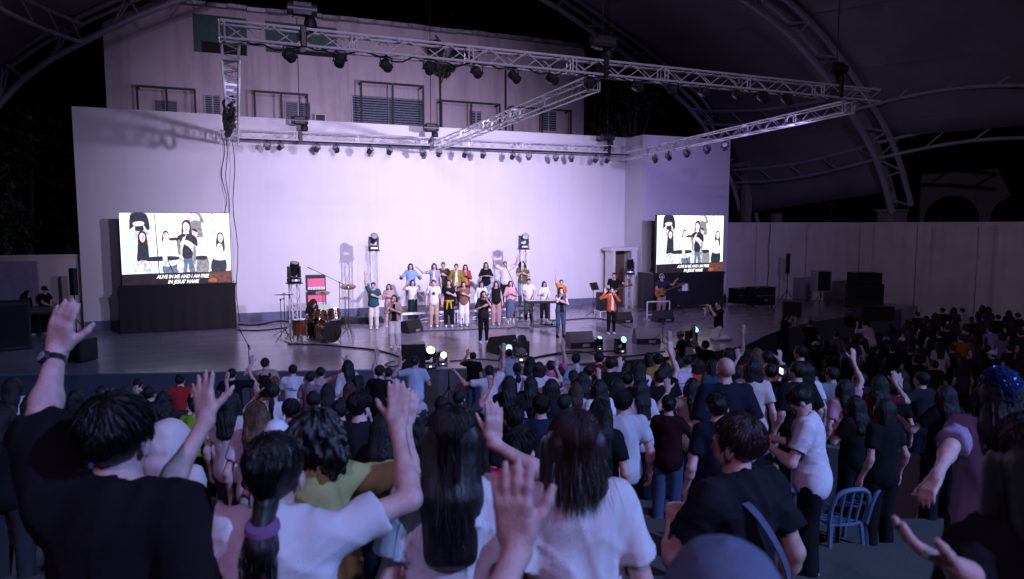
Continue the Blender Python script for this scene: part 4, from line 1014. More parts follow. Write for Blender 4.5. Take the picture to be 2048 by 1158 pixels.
class Fig:
    """joints of one figure, 1.70 m tall, before scaling"""
    def __init__(s, g='f', poses=("down", "down"), lean=0.0, head=(0, 0), wide=1.0, arms=None, sh=None, knees=None):
        s.g, s.wide = g, wide; sw = (.150 if g == 'f' else .174)*(.5+.5*wide); s.lean = lean
        def bend(p):
            p = np.asarray(p, float).copy()
            if lean and p[2] > .95: r = p-v3(0, 0, .95); c, sn = math.cos(lean), math.sin(lean); p = v3(r[0], r[1]*c+r[2]*sn, .95+r[2]*c-r[1]*sn)
            return p
        s.bend = bend
        s.neck0, s.neck1 = bend((0, -.015, 1.42)), bend((0, .01, 1.53)); s.hc = bend((0, .012, 1.59))
        hy, hp = head; c1, s1 = math.cos(hy), math.sin(hy); c2, s2 = math.cos(hp+lean), math.sin(hp+lean)
        Rz = np.array([[c1, -s1, 0], [s1, c1, 0], [0, 0, 1]]); Rx = np.array([[1, 0, 0], [0, c2, s2], [0, -s2, c2]])
        s.HQ = Rz@Rx                                  # columns = head axes in the body frame
        s.sh = []; s.el = []; s.wr = []; s.hd = []
        for i, sg in enumerate((-1, 1)):
            if arms and arms[i] is not None: wrist, pole, hd, pn, hp_ = arms[i]; rel = False
            else: q = POSES[poses[i]]; wrist, pole, hd, pn, hp_ = [np.asarray(k, float)*v3(sg, 1, 1) if not isinstance(k, str) else k for k in q]; rel = True
            S = bend((sg*sw, -.012, 1.385)); 
            up = (wrist[2] if rel else (np.asarray(wrist)-S)[2]); 
            if up > .1: S = S+v3(-sg*.012, 0, .035*min(1, up/.4))
            Wt = S+np.asarray(wrist) if rel else np.asarray(wrist, float)
            E, Wt = two_bone(S, Wt, pole); s.sh.append(S); s.el.append(E); s.wr.append(Wt); s.hd.append((nrm(hd), nrm(pn), hp_))
        s.hip = [v3(sg*.088, 0, .90) for sg in (-1, 1)]; s.kn = [v3(sg*.098, .025, .49) for sg in (-1, 1)]; s.an = [v3(sg*.11, -.02, .085) for sg in (-1, 1)]
        if knees: s.hip, s.kn, s.an = [[np.asarray(q, float) for q in k] for k in knees]
    def H(s, p): return s.hc+s.HQ@np.asarray(p, float)      # head-space point (origin at the head's middle)
    def hell(s, c, r): return Ell(s.H(c), r, s.HQ.T)
def body_prims(f, legs=False, fat=1.0, face=True):
    w = f.wide; b = f.bend; fem = f.g == 'f'
    torso = [Ell(b((0, 0, 1.30)), v3(.140*w, .092*w, .13)),
             Cap(f.sh[0], f.sh[1], .048, .048), Cap(f.neck0, f.neck1, .055 if not fem else .048, .05 if not fem else .043)]
    head = [f.hell((0, -.012, .025), v3(.074, .093, .086)), f.hell((0, .022, -.045), v3(.054, .062, .068)), f.hell((0, .045, -.02), v3(.055, .045, .07))]
    if face:
        head += [Cap(f.H((0, .088, .0)), f.H((0, .106, -.03)), .008, .012), f.hell((0, .083, -.062), v3(.024, .012, .009)), f.hell((0, .07, -.098), v3(.02, .016, .014)), f.hell((.03, .078, .022), v3(.022, .01, .008)), f.hell((-.03, .078, .022), v3(.022, .01, .008))]
    ears = [f.hell((sx*.078, -.004, -.018), v3(.010, .021, .032)) for sx in (-1, 1)]
    G = [(.03, torso), (.008, head), (.004, ears)]
    for i, sg in enumerate((-1, 1)):
        k = .88 if fem else 1.04; k *= (.6+.4*w)
        S, E, Wt = f.sh[i], f.el[i], f.wr[i]; d, pn, hp = f.hd[i]
        m = E+(Wt-E)*.28
        G.append((.012, [Cap(S, E, .050*k, .037*k), Cap(E, m, .0355*k, .038*k), Cap(m, Wt, .038*k, .0245*k), Cap(Wt, Wt+d*.02, .025*k, .024*k)]))
        sd = np.cross(d, pn)*(1 if i == 1 else -1)     # thumb side
        G.append((.0035, hand_prims(Wt+d*.012, d, pn, sd, hp, 1.0 if not fem else .93, fat)))
    if legs:
        for i in (0, 1): G.append((.015, [Cap(f.hip[i], f.kn[i], .078, .052), Cap(f.kn[i], f.kn[i]*.6+f.an[i]*.4, .05, .052), Cap(f.kn[i]*.6+f.an[i]*.4, f.an[i], .052, .034)]))
    return G
def top_prims(f, kind='tee', ease=.018):
    w = f.wide; b = f.bend; e = ease; fem = f.g == 'f'
    T = [Ell(b((0, 0, 1.25)), v3(.142*w+e, .102*w+e, .20)), Ell(b((0, .004, 1.07)), v3(.130*w+e, .10*w+e, .19)), Ell(b((0, -.002, .91)), v3(.164*w+e*1.2, .128*w+e, .17)), Cap(f.sh[0]*.86+f.neck0*.14, f.sh[1]*.86+f.neck0*.14, .052+e*.6, .052+e*.6), Cap(f.neck0-v3(0, 0, .05), f.neck0+v3(0, 0, .015), .085, .07)]
    G = [(.035, T)]
    for i in (0, 1):
        S, E, Wt = f.sh[i], f.el[i], f.wr[i]; k = .9 if fem else 1.05
        if kind in ('tee', 'big'):
            fr = .62 if kind == 'tee' else .86; G.append((.02, [Cap(S-(E-S)*.08, S+(E-S)*fr, .055*k+e*.7, (.052 if kind == 'tee' else .062)*k+e, True)]))
        elif kind == 'long': G.append((.02, [Cap(S-(E-S)*.08, E, .058*k+e*.7, .05*k+e*.5), Cap(E, Wt, .05*k+e*.5, .036*k+e*.4, True)]))
        elif kind == 'roll': G.append((.012, [Cap(S-(E-S)*.08, S+(E-S)*.85, .056*k+e*.7, .052*k+e*.7, True), Cap(S+(E-S)*.70, S+(E-S)*.9, .062*k+e*.7, .064*k+e*.7, True)]))
    return G
def top_mesh(f, kind, vox, hem=.86, ease=.018, amp=.004, seed=0.0, openf=0.0, neck=.0):
    nb = f.neck0; 
    def post(P, d):
        d = d+fold(P, amp, 1.0, seed)
        Pz = P[:, 2]
        d = np.maximum(d, (hem+.004*np.sin(P[:, 0]*20+seed)-Pz))
        c = (nb+v3(0, .035, .045)).astype(np.float32); q = (P-c)/np.array((.082+neck, .085+neck, .06+neck), np.float32)
        e = (1-np.sqrt((q**2).sum(1)))*.06; hh = np.maximum(.014-np.abs(d-e), 0)/.014; d = np.maximum(d, e)+hh*hh*.0035
        if openf: d = np.maximum(d, np.minimum(openf*(.35+.65*np.clip((1.42-Pz)/.5, 0, 1))-np.abs(P[:, 0]), P[:, 1]-.02))
        return d
    return field_mesh(top_prims(f, kind, ease), vox, .03, post)
def collar_mesh(f):
    c = f.neck0+v3(0, .012, .030); n, m = 20, 6; V = []
    for i in range(n):
        a = 2*math.pi*i/n; o = v3(math.cos(a), math.sin(a), 0); p = c+v3(.072*o[0], .069*o[1], -.022*o[1])
        for k in range(m): b = 2*math.pi*k/m; V.append(p+o*.0075*math.cos(b)+v3(0, 0, .011*math.sin(b)))
    Q = [(i*m+k, ((i+1) % n)*m+k, ((i+1) % n)*m+(k+1) % m, i*m+(k+1) % m) for i in range(n) for k in range(m)]
    return np.array(V), np.array(Q)
def bottom_mesh(f, kind, vox, seed=0.0, amp=.004):
    w = f.wide; fem = f.g == 'f'
    if kind in ('skirt', 'long_skirt'):
        z1 = .55 if kind == 'skirt' else .22
        T = [Ell((0, 0, .95), v3(.15*w, .115*w, .12))]+[Cap((x*.5, y*.5, .92), (x, y, z1), .10, .085, True) for x in (-.09, 0, .09) for y in (-.04, .04)]
        return field_mesh([(.03, T)], vox, .02, lambda P, d: np.maximum(np.maximum(d+fold(P, .009, .8, seed), P[:, 2]-1.03), z1+.01-P[:, 2]))
    r = {'slim': (.098, .068, .05), 'pants': (.104, .08, .066), 'wide': (.108, .098, .095), 'shorts': (.108, .098, .09)}[kind]
    G = [(.03, [Ell((0, -.004, .955), v3(.152*w, .118*w, .115)), Ell((0, -.005, .86), v3(.13*w, .105*w, .10))])]
    for i in (0, 1):
        h, k, a = f.hip[i], f.kn[i], f.an[i]
        if kind == 'shorts': G.append((.02, [Cap(h, k+(h-k)*.12, r[0], r[1], True)]))
        else: G.append((.02, [Cap(h, k, r[0], r[1]), Cap(k, a-v3(0, 0, .0), r[1], r[2], True)]))
    return field_mesh(G, vox, .03, lambda P, d: np.maximum(d+fold(P, amp, 1.1, seed), P[:, 2]-.985))
def shoe_mesh(f, vox, i):
    ps = []
    if True:
        a = f.an[i]; d = v3(0, 1, 0); ps += [Ell((a[0], a[1]+.055, a[2]-.05), v3(.046, .125, .048)), Ell((a[0], a[1]-.005, a[2]-.015), v3(.042, .055, .06))]
    z = f.an[i][2]-.085
    return field_mesh([(.01, ps)], vox, .01, lambda P, d: np.maximum(d, z-P[:, 2]))
def hair_mesh(f, style, vox, seed=0.0, amp=.004):
    back = -nrm(f.HQ[:, 1]); H = f.H; dn = v3(0, 0, -1)
    S = [f.hell((0, -.016, .03), v3(.084, .102, .0975))]; G = []; cut_z = -.045
    root = H((0, -.08, 0)); bk = lambda y, z, x=0: v3(f.hc[0], f.hc[1], f.hc[2])+f.HQ@v3(x, 0, 0)+nrm(v3(back[0], back[1], 0))*y+v3(0, 0, z)
    if style in ('long', 'mid'):
        L = .28 if style == 'long' else .20
        for x in (-.05, -.025, 0, .025, .05): G.append(Cap(bk(.055, .02, x), bk(.095, -.16, x*1.1), .042, .040)); G.append(Cap(bk(.095, -.16, x*1.1), bk(.135, -.16-L*.62, x*1.1), .040, .030))
        for x in (-.083, .083): G.append(Cap(bk(-.015, .0, x), bk(.0, -.2, x*1.12), .024, .022))
    elif style == 'bob':
        for x in (-.055, -.028, 0, .028, .055): G.append(Cap(bk(.05, .02, x), bk(.06, -.125, x*1.12), .042, .040))
        for x in (-.083, .083): G.append(Cap(bk(-.02, .0, x), bk(.0, -.12, x*1.1), .028, .026))
    elif style == 'pony':
        G += [Cap(bk(.10, .035), bk(.145, .0), .026, .036), Cap(bk(.145, .0), bk(.135, -.16), .036, .03), Cap(bk(.135, -.16), bk(.12, -.30), .03, .012)]; cut_z = -.06
    elif style == 'lowpony':
        G += [Cap(bk(.085, -.06), bk(.105, -.11), .034, .020), Cap(bk(.105, -.11), bk(.125, -.17), .020, .034), Cap(bk(.125, -.17), bk(.125, -.255), .034, .010), Cap(bk(.12, -.15, .02), bk(.12, -.25, .035), .018, .006), Cap(bk(.12, -.15, -.02), bk(.12, -.26, -.03), .018, .006)]; cut_z = -.07
    elif style == 'braid':
        for k in range(8): G.append(Ell(bk(.11+.004*k, -.08-.045*k), v3(.03, .026, .032)))
        cut_z = -.07
    elif style == 'bun': G += [Ell(bk(.10, .05), v3(.05, .045, .048))]; cut_z = -.06
    elif style == 'curly':
        S = [f.hell((0, -.03, .02), v3(.118, .13, .125))]
        for k in range(10): a = k*.7; G.append(Ell(bk(.06+.05*math.cos(a), -.06+.05*math.sin(a*1.3), .095*math.cos(k*2.4)), v3(.055, .055, .08)))
        amp = .012
    elif style == 'crop': S = [f.hell((0, -.014, .027), v3(.079, .098, .092))]; amp = .0015; cut_z = -.02
    S2 = [p for p in S]
    Hi = f.HQ.T.astype(np.float32); hc = f.hc.astype(np.float32); n_s = np.array([0], int)
    longish = style not in ('short', 'crop')
    def post(P, d):
        q = (P-hc)@Hi.T
        ang = np.arctan2(q[:, 0], -q[:, 1]); 
        fr = 34 if style != 'curly' else 15
        d = d+amp*np.sin(fr*ang+6*q[:, 2]*8+seed)*.6+amp*.6*np.sin(fr*1.9*ang-30*q[:, 2]+seed*2)
        if style == 'curly': d = d+.008*np.sin(70*q[:, 2]+8*q[:, 0]*10)*np.sin(60*q[:, 0]+seed)
        e = q-np.array((0, .108, -.022), np.float32); k = np.sqrt(((e/np.array((.074, .084, .098), np.float32))**2).sum(1)); d = np.maximum(d, (1-k)*.07)
        if not longish:
            lim = cut_z-.03*np.clip(-q[:, 1]/.08, 0, 1); d = np.maximum(d, lim-q[:, 2])
            e = np.stack([np.abs(q[:, 0])-.08, q[:, 1]-.0, q[:, 2]+.03], 1); d = np.maximum(d, .030-np.sqrt((e**2).sum(1)))
        return d
    return field_mesh([(.012, S2)]+([(.016, G)] if G else []), vox, .025, post)
def cap_mesh(f, vox, kind='cap'):
    if kind == 'hood':
        def post(P, d):
            q = (P-f.hc.astype(np.float32))@f.HQ.astype(np.float32); d = d+fold(P, .004, 1.2)+.003*np.sin(60*q[:, 2]+20*q[:, 1])
            e = (q-np.array((0, .14, -.01), np.float32))/np.array((.075, .11, .1), np.float32); return np.maximum(d, (1-np.sqrt((e**2).sum(1)))*.07)
        return field_mesh([(.04, [f.hell((0, -.02, .025), v3(.112, .128, .122)), f.hell((0, -.075, -.1), v3(.105, .085, .105)), f.hell((0, -.03, -.17), v3(.12, .10, .05))])], vox, .02, post)
    def post(P, d):
        q = (P-f.hc.astype(np.float32))@f.HQ.astype(np.float32); return np.maximum(d, (.03 if kind == 'cap' else -.02)-q[:, 2]-.12*np.maximum(-q[:, 1], 0)*(1 if kind == 'cap' else 0))
    def knit(P, d):
        q = (P-f.hc.astype(np.float32))@f.HQ.astype(np.float32); a = np.arctan2(q[:, 0], q[:, 1]+.014); d = post(P, d+.0022*np.sin(52*a)*np.clip(1.25-q[:, 2]/.13, 0, 1)+.0012*np.sin(150*q[:, 2]))
        return d
    V, Q = field_mesh([(.004, [f.hell((0, -.014, .035), v3(.092, .110, .103)), f.hell((0, -.014, .137), v3(.01, .01, .006))]+([f.hell((0, -.014, -.005), v3(.097, .115, .035))] if kind == 'beanie' else []))], vox*(.7 if kind == 'beanie' else 1), .01, post if kind == 'cap' else knit)
    if kind == 'cap':
        b = MB(); V2, Q2 = field_mesh([(.004, [f.hell((0, .125, .035), v3(.075, .075, .008))])], vox*.6, .004)
        V, Q = np.concatenate([V, V2]), np.concatenate([Q, Q2+len(V)])
    return V, Q
def strands(f, style, n=2600, seed=1, r=.0009, length=None, lay=None):
    """single hairs as thin three-sided tubes that lie over the hair mass"""
    rg = np.random.default_rng(seed); back = -nrm(f.HQ[:, 1]); bh = nrm(v3(back[0], back[1], 0)); K = 10
    th = rg.uniform(-math.pi, math.pi, n); u = rg.random(n)
    ph = np.arccos(1-u*(1.0 if style in ('short', 'crop') else .75))*.98
    loc = np.stack([np.sin(ph)*np.sin(th), -np.sin(ph)*np.cos(th), np.cos(ph)], 1)
    keep = ~((loc[:, 1] > .25) & (loc[:, 2] < .62)); loc = loc[keep]; n = len(loc); th = th[keep]
    rad = np.array((.0885, .107, .1015)); cen = np.array((0, -.016, .03))
    crown = nrm(v3(0, -.45, .9))
    P = np.zeros((n, K, 3)); tl = rg.uniform(.75, 1.25, n)
    wob = rg.normal(0, 1, (n, 3))*np.where(rg.random((n, 1)) < .07, 3.2, 1.0); ph0 = rg.uniform(0, 6.28, n)
    # direction of combing on the scalp: away from the crown, down
    for i in range(K):
        t = i/(K-1)
        if style in ('long', 'mid', 'bob'):
            L = {'long': .31, 'mid': .26, 'bob': .16}[style] if length is None else length
            a = np.minimum(1, t*2.4); dirn = loc-crown*np.clip((loc@crown), 0, 1)[:, None]*.0
            q = loc.copy(); low = np.stack([loc[:, 0], np.minimum(loc[:, 1], .35), np.full(n, -.15)], 1); low[:, :2] /= np.maximum(.35, np.linalg.norm(low[:, :2], axis=1))[:, None]*1.0
            q = q*(1-a[..., None] if np.ndim(a) else 1-a)+low*a; q /= np.linalg.norm(q, axis=1)[:, None]
            W = f.hc+(cen+q*(rad*1.02))@f.HQ.T
            if t > .40:
                dd = (t-.40)/.6*L*tl; side = (low[:, 0]*rad[0])
                W = W+np.outer(dd, v3(0, 0, -1))+np.outer(np.minimum(dd, .3)*.17, bh)+ (f.HQ[:, 0][None]*(-side*.12*np.minimum(1, dd/.25))[:, None])
                W = W+wob*.010*(dd/L)[:, None]*np.array((1, 1, .2))+ (f.HQ[:, 0][None]*(np.sin(dd*26+ph0)*.004)[:, None])
        elif style == 'curly':
            q = loc; W = f.hc+(np.array((0, -.03, .02))+q*np.array((.105, .115, .11)))@f.HQ.T
            dd = t*.15*tl; an = ph0+t*14
            W = W+(q@f.HQ.T)*(.03*t)+np.outer(dd*(.55+.5*(loc[:, 2] < .3)), v3(0, 0, -1))+np.stack([np.cos(an), np.sin(an), np.sin(an*1.3)*.3], 1)*.011
        else:
            L = .85 if style == 'short' else .5
            ax = np.cross(np.tile(crown, (n, 1)), loc); ax /= np.maximum(1e-5, np.linalg.norm(ax, axis=1))[:, None]
            g = t*L*tl*.75; c, s_ = np.cos(g)[:, None], np.sin(g)[:, None]
            q = loc*c+np.cross(ax, loc)*s_+ax*(ax*loc).sum(1)[:, None]*(1-c)
            q[:, 2] = np.maximum(q[:, 2], -.62); W = f.hc+(cen+q*(rad*(1.0+.05*math.sin(math.pi*min(1, t*1.1))*1.0)))@f.HQ.T+wob*.003*t
            if style == 'lowpony':
                tie = f.hc+f.HQ@v3(0, -.105, -.075); W = W*(1-t**2)+tie*t**2
        if style == 'lowpony':
            nt = int(n*.3); off = np.clip(wob[:nt], -2, 2)*np.array((.012, .010, .006)); tip = v3(0, 0, -1)
            if t < .25: c = f.hc+bh*(.098+.03*t)+v3(0, 0, -.10-.08*t); W[:nt] = c+off*.6
            else:
                g = (t-.25)/.75; c = f.hc+bh*(.108+.03*min(1, g*2))+v3(0, 0, -.12-.19*g); W[:nt] = c+off*(1.0+.9*math.sin(min(1, g*1.2)*2.6))*np.array((1.1, .9, 1))-np.outer(tl[:nt]-1, v3(0, 0, .05))*g
        P[:, i] = W
    T = np.gradient(P, axis=1); T /= np.maximum(1e-9, np.linalg.norm(T, axis=2))[..., None]
    ref = rg.normal(size=(n, 1, 3)); U = np.cross(T, np.tile(ref, (1, K, 1))); U /= np.maximum(1e-9, np.linalg.norm(U, axis=2))[..., None]
    rr = (r*np.concatenate([np.full(K-3, 1.0), [.8, .55, .15]]))[None, :, None]
    V = np.stack([P-rr*U, P+rr*U], 2).reshape(-1, 3); base = (np.arange(n)*K*2)[:, None]; ii = (np.arange(K-1)*2)[None]
    Q = np.stack([base+ii, base+ii+1, base+ii+3, base+ii+2], -1).reshape(-1, 4)
    return V, Q

# ------------------------------------------------------------------ person assembly
def cloth(rgb):
    key = "cloth_%02x%02x%02x" % tuple(int(255*min(1, c)) for c in rgb)
    return mat(key, rgb, .88, 0, .12, 5, .3, 260, spec=.12)
def hair_m(rgb, gloss=False):
    key = "hair_%02x%02x%02x" % tuple(int(1024*min(1, c)) for c in rgb)
    if not gloss: return mat(key+"_soft", rgb, .55, 0, .5, 9, .5, 60, (4, 4, .5), .45)
    return mat(key, rgb, .33, 0, .5, 9, .35, 90, (5, 5, .35), .75)
def skin_m(k):
    c = [(.56, .36, .32), (.48, .30, .25), (.60, .40, .37)][k % 3]
    if "skin_%d" % k in _mats: return _mats["skin_%d" % k]
    m = mat("skin_%d" % k, c, .50, 0, .20, 26, .28, 210); b = m.node_tree.nodes["Principled BSDF"]
    b.inputs["Subsurface Weight"].default_value = .12; b.inputs["Subsurface Radius"].default_value = (.012, .004, .002); return m
BLACKHAIR = (.0055, .005, .006)
_cache = {}
def put(name, key, gen, parent, m):
    if key not in _cache: V, Q = gen(); _cache[key] = np_mesh(name, V, Q)
    o = link(name, _cache[key], parent); s = o.material_slots[0]; s.link = 'OBJECT'; s.material = m; return o
FACE_M = None
def person(label, loc, rz, h=1.62, g='f', poses=("down", "down"), lean=0.0, head=(0, 0), wide=1.0, arms=None, hair='short', hairc=BLACKHAIR, top='tee', topc=(.3, .3, .3),
           bottom='pants', botc=(.03, .03, .04), shoec=(.5, .5, .5), skin=0, vox=.016, seed=0.0, group=None, fat=1.22, openf=0.0, inner=None, hat=None, hatc=None, knees=None, ease=.018, hem=.80, strand=0, amp=.0055, face=False, nails=None, fine=None, name="person", sstyle=None):
    t = thing(name, label, "person", loc, rz, group); k = h/1.70; t.scale = (k, k, k)
    f = Fig(g, poses, lean, head, wide, arms, None, knees)
    uniq = "" if (arms is None and knees is None) else label
    fk = (g, poses, round(lean, 2), tuple(round(x, 2) for x in head), round(wide, 2), uniq, vox)
    legs = bottom in ('skirt', 'shorts', 'long_skirt') or knees is not None
    tk = (g, poses, round(lean, 2), round(wide, 2), uniq, vox)
    bvox = fine or min(vox, .0155 if any(p in ('up', 'high', 'wide', 'half', 'bent', 'out', 'clap') for p in poses) or arms else vox)
    put("body", ("body",)+fk+(legs, bvox), lambda: field_mesh(body_prims(f, legs, fat, True), bvox), t, skin_m(skin))
    if top: put({"tee": "shirt", "big": "shirt", "long": "long_sleeved_top", "roll": "rolled_sleeve_shirt", "vest": "sleeveless_top"}[top], ("top", top, openf, ease, hem, amp, seed)+tk, lambda: top_mesh(f, top, vox*(1.0 if strand > 1000 else 1.5), hem, ease, amp, seed, openf), t, cloth(topc))
    if top and not openf and hat != 'hood': put("collar", ("collar", round(lean, 2)), lambda: collar_mesh(f), t, cloth(tuple(c*.9 for c in topc)))
    if inner: put("inner_shirt", ("inner",)+tk, lambda: top_mesh(f, 'vest', vox, .88, .008, .002, seed), t, cloth(inner))
    if bottom: put({"skirt": "skirt", "long_skirt": "skirt", "shorts": "shorts"}.get(bottom, "trousers"), ("bot", bottom, round(wide, 2), g, uniq if knees is not None else "", vox), lambda: bottom_mesh(f, bottom, vox*1.6), t, cloth(botc))
    for i in (0, 1): put("shoe", ("shoe", i, uniq if knees is not None else "", vox), lambda: shoe_mesh(f, vox*.9, i), t, cloth(shoec))
    if nails:
        b = [c for c in t.children if c.name.startswith("body")][0]; _tips.clear(); body_prims(f)
        for p, dr, do, r in _tips[0 if 0 in nails else 5:10 if 1 in nails else 5]:
            do = nrm(do-dr*np.dot(do, dr)); sd = np.cross(do, dr); Mn = Matrix(np.stack([sd, dr, do], 1).tolist()).to_4x4(); Mn.translation = Vector(p-dr*.002+do*r*.62); MB().ball((0, 0, 0), 1, 8, 5, (r*.75, r*1.05, r*.36), Mn).build("fingernail", mat("fingernail", (.60, .42, .38), .22), b, True)
    ho = None
    if hair:
        hv = min(vox, .012)
        ho = put("hair", ("hair", hair, fk[2:], hv), lambda: hair_mesh(f, hair, (fine*1.15 if fine else hv), seed, .0015 if strand > 1000 else .006), t, hair_m(hairc, strand > 1000))
        if strand:
            so = put("hair_strands", ("str", hair, fk[2:], strand), lambda: strands(f, sstyle or hair, strand, int(seed*7)+3, .0009 if strand > 1000 else    .0017), ho, hair_m(hairc, strand > 1000)); so["kind"] = "stuff"
    if hat: put({"cap": "cap", "beanie": "beanie", "hood": "hood"}[hat], ("hat", hat, fk[2:]), lambda: cap_mesh(f, min(vox, .010), hat), t, cloth(hatc))
    if face:
        global FACE_M
        FACE_M = FACE_M or mat("eye_dark", (.02, .015, .015), .3); lip = mat("lips", (.30, .10, .10), .4)
        b = [c for c in t.children if c.name.startswith("body")][0]
        for sx in (-1, 1): MB().ball(f.H((sx*.03, .083, .004)), .011, 8, 5, (1.2, .6, .7)).build("eye", FACE_M, b, True); MB().box(f.H((sx*.031, .09, .024)), (.034, .008, .007), Matrix(f.HQ.tolist())).build("eyebrow", FACE_M, b)
        MB().ball(f.H((0, .089, -.062)), .02, 8, 5, (1.1, .5, .55)).build("mouth", lip, b, True)
    t["_k"] = k; return t, f
def strap(t, pts, w, th, m, name="bag_strap"):
    """flat band through points of the person's frame"""
    P = [Vector(p) for p in smooth_path(pts, 4)]; mb = MB(); V = []; n = len(P)
    for i, p in enumerate(P):
        d = (P[min(i+1, n-1)]-P[max(i-1, 0)]).normalized(); out = Vector((p.x*.2, p.y, 0)).normalized(); s = d.cross(out).normalized()*w/2
        V += [p-s, p+s, p+s+out*th, p-s+out*th]
    F = [(i*4+a, i*4+(a+1) % 4, i*4+4+(a+1) % 4, i*4+4+a) for i in range(n-1) for a in range(4)]
    mb.add(V, F+[(0, 1, 2, 3), tuple(4*n-4+i for i in (3, 2, 1, 0))]); return mb.build(name, m, t)
# ------------------------------------------------------------------ performers
WHITE, OFFW, BLK, NAVY, JEAN, LJEAN, CREAM, BEIGE = (.66, .66, .68), (.62, .60, .58), (.009, .009, .011), (.011, .013, .026), (.05, .08, .15), (.22, .30, .42), (.66, .60, .55), (.42, .30, .24)
TEAL, GREY, OLIVE, MUST, RUST, PINK, BROWN, LBLUE, MAROON, RED, LILAC = (.02, .085, .095), (.28, .28, .31), (.10, .10, .04), (.40, .25, .04), (.42, .10, .03), (.62, .33, .38), (.20, .10, .07), (.22, .36, .60), (.09, .014, .018), (.36, .025, .022), (.34, .30, .42)
BRHAIR = (.035, .02, .014)
CHOIR = "singers and players on stage"
mic_bank = []
def perf(label, px, feet, ytop, z0=0.0, dz=0.0, rz=0.0, **kw):
    """a person on stage, placed by where the feet stand; faces the audience"""
    p = atz(px, feet, z0) if not isinstance(feet, Vector) else feet
    h = aty(px, ytop, p.y).z-z0; h = min(max(h, 1.48), 1.80)
    t, f = person(label, (p.x, p.y, z0), math.pi-YAW*.7+rz, h=h, vox=.0145, fine=.0148, face=True, seed=px*.01, group=CHOIR, fat=1.25, **kw); return t, f
def mic(t, f, i, m=None):
    """a hand microphone in hand i, pointing at the mouth"""
    w = f.wr[i]+f.hd[i][0]*.07; d = nrm(f.H((0, .1, -.07))-w); a, b = Vector(w-d*.09), Vector(w+d*.09)
    M = t.matrix_basis; q = thing("microphone", t["label"].split(" ")[0]+" hand microphone held by the "+t["label"], "microphone", (0, 0, 0)); q["label"] = "black hand microphone of the "+" ".join(t["label"].split(" ")[:9])
    MB().cyl(M @ a, M @ b, .014, .017, 8).build("handle", M_BLACK, q, True); MB().ball(M @ Vector(w+d*.105), .025).build("mic_head", M_DGREY, q, True)
t, f = perf("front singer in white trousers and an open patterned shirt", 790, 696, 590, hair='mid', hairc=BRHAIR, top='roll', topc=(.36, .28, .25), openf=.085, inner=BLK, bottom='wide', botc=WHITE, shoec=WHITE, poses=("chest", "mic"), rz=-.1); mic(t, f, 1)
t, f = perf("front singer dressed all in black with white sneakers", 967, 687, 582, hair='long', top='roll', topc=(.02, .02, .024), bottom='slim', botc=BLK, shoec=WHITE, poses=("mic", "chest"), rz=.15); mic(t, f, 0)
t, f = perf("front singer in denim vest and jeans holding a microphone", 1121, 675, 575, hair='long', top='vest', topc=JEAN, openf=.07, inner=BLK, bottom='slim', botc=(.05, .075, .12), shoec=BLK, poses=("chest", "mic"), rz=.1); mic(t, f, 1)
t, f = perf("front singer in a rust orange jacket and black trousers", 1222, 669, 575, hair='lowpony', top='long', topc=RUST, openf=.05, inner=CREAM, bottom='slim', botc=BLK, shoec=WHITE, poses=("mic", "bent"), rz=.1); mic(t, f, 0)
perf("choir man in a teal tee and cream trousers, one fist up", 748, 658, 565, g='m', hair='short', topc=TEAL, botc=CREAM, shoec=WHITE, poses=("chest", "high"), wide=1.1)
perf("choir woman in a floral shirt behind the white trousers singer", 779, 655, 568, hair='long', top='roll', topc=(.42, .30, .30), bottom='skirt', botc=BEIGE, poses=("chest", "chest"))
perf("choir woman in a white top and a long dark green skirt", 826, 649, 560, hair='long', topc=WHITE, bottom='long_skirt', botc=(.015, .03, .032), poses=("offer", "half"), rz=.2)
t, f = perf("choir man in a white tee with a round black print", 868, 654, 560, g='m', hair='short', topc=WHITE, botc=BEIGE, poses=("down", "down"), shoec=WHITE)
MB().lathe([(.058, 0), (.062, .004), (.046, .006), (.043, .002)], 20, Matrix.Translation((0, .134, 1.22)) @ Matrix.Rotation(-math.pi/2, 4, 'X')).build("round_print", mat("print_black", (.03, .03, .03), .8), t); MB().ball((0, .134, 1.22), .026, 10, 6, (1, .15, 1)).build("round_print", mat("print_black", (.03, .03, .03), .8), t)
t, f = perf("choir woman in black with a mustard sweater tied at the waist", 898, 654, 560, hair='mid', topc=BLK, botc=BLK, poses=("chest", "down"), shoec=WHITE, hem=.98)
V, Q = field_mesh([(.02, [Ell((0, 0, .96), v3(.185, .142, .05)), Cap((-.05, .14, .95), (-.09, .15, .70), .035, .03), Cap((.05, .14, .95), (.08, .15, .68), .035, .03), Cap((-.1, -.1, .95), (-.1, -.12, .66), .06, .05), Cap((.1, -.1, .95), (.1, -.12, .66), .06, .05)])], .014)
o = link("tied_sweater", np_mesh("tied_sweater", V, Q), t); o.material_slots[0].link = 'OBJECT'; o.material_slots[0].material = cloth((.50, .30, .03))
perf("choir woman in a brown top and wide white trousers", 928, 652, 563, hair='long', topc=BROWN, bottom='wide', botc=WHITE, shoec=WHITE, poses=("chest", "half"))
perf("choir woman in a loose white long sleeved blouse behind the black dressed singer", 963, 650, 563, hair='mid', hairc=BRHAIR, top='long', topc=WHITE, botc=LJEAN, poses=("hold", "down"), rz=.2)
perf("choir woman in a black top and wide pink trousers", 992, 650, 563, hair='mid', top='vest', topc=BLK, bottom='wide', botc=(.40, .24, .24), poses=("down", "offer"))
perf("choir woman in a pink sweatshirt and a long grey blue skirt", 1021, 647, 562, hair='mid', hairc=BRHAIR, top='long', topc=PINK, bottom='long_skirt', botc=(.09, .11, .17), poses=("chest", "chest"))
perf("man in a white tee playing the keyboard", 1057, 643, 557, g='m', hair='short', topc=WHITE, botc=(.05, .06, .07), shoec=WHITE, poses=("keys", "keys"), head=(0, .25))
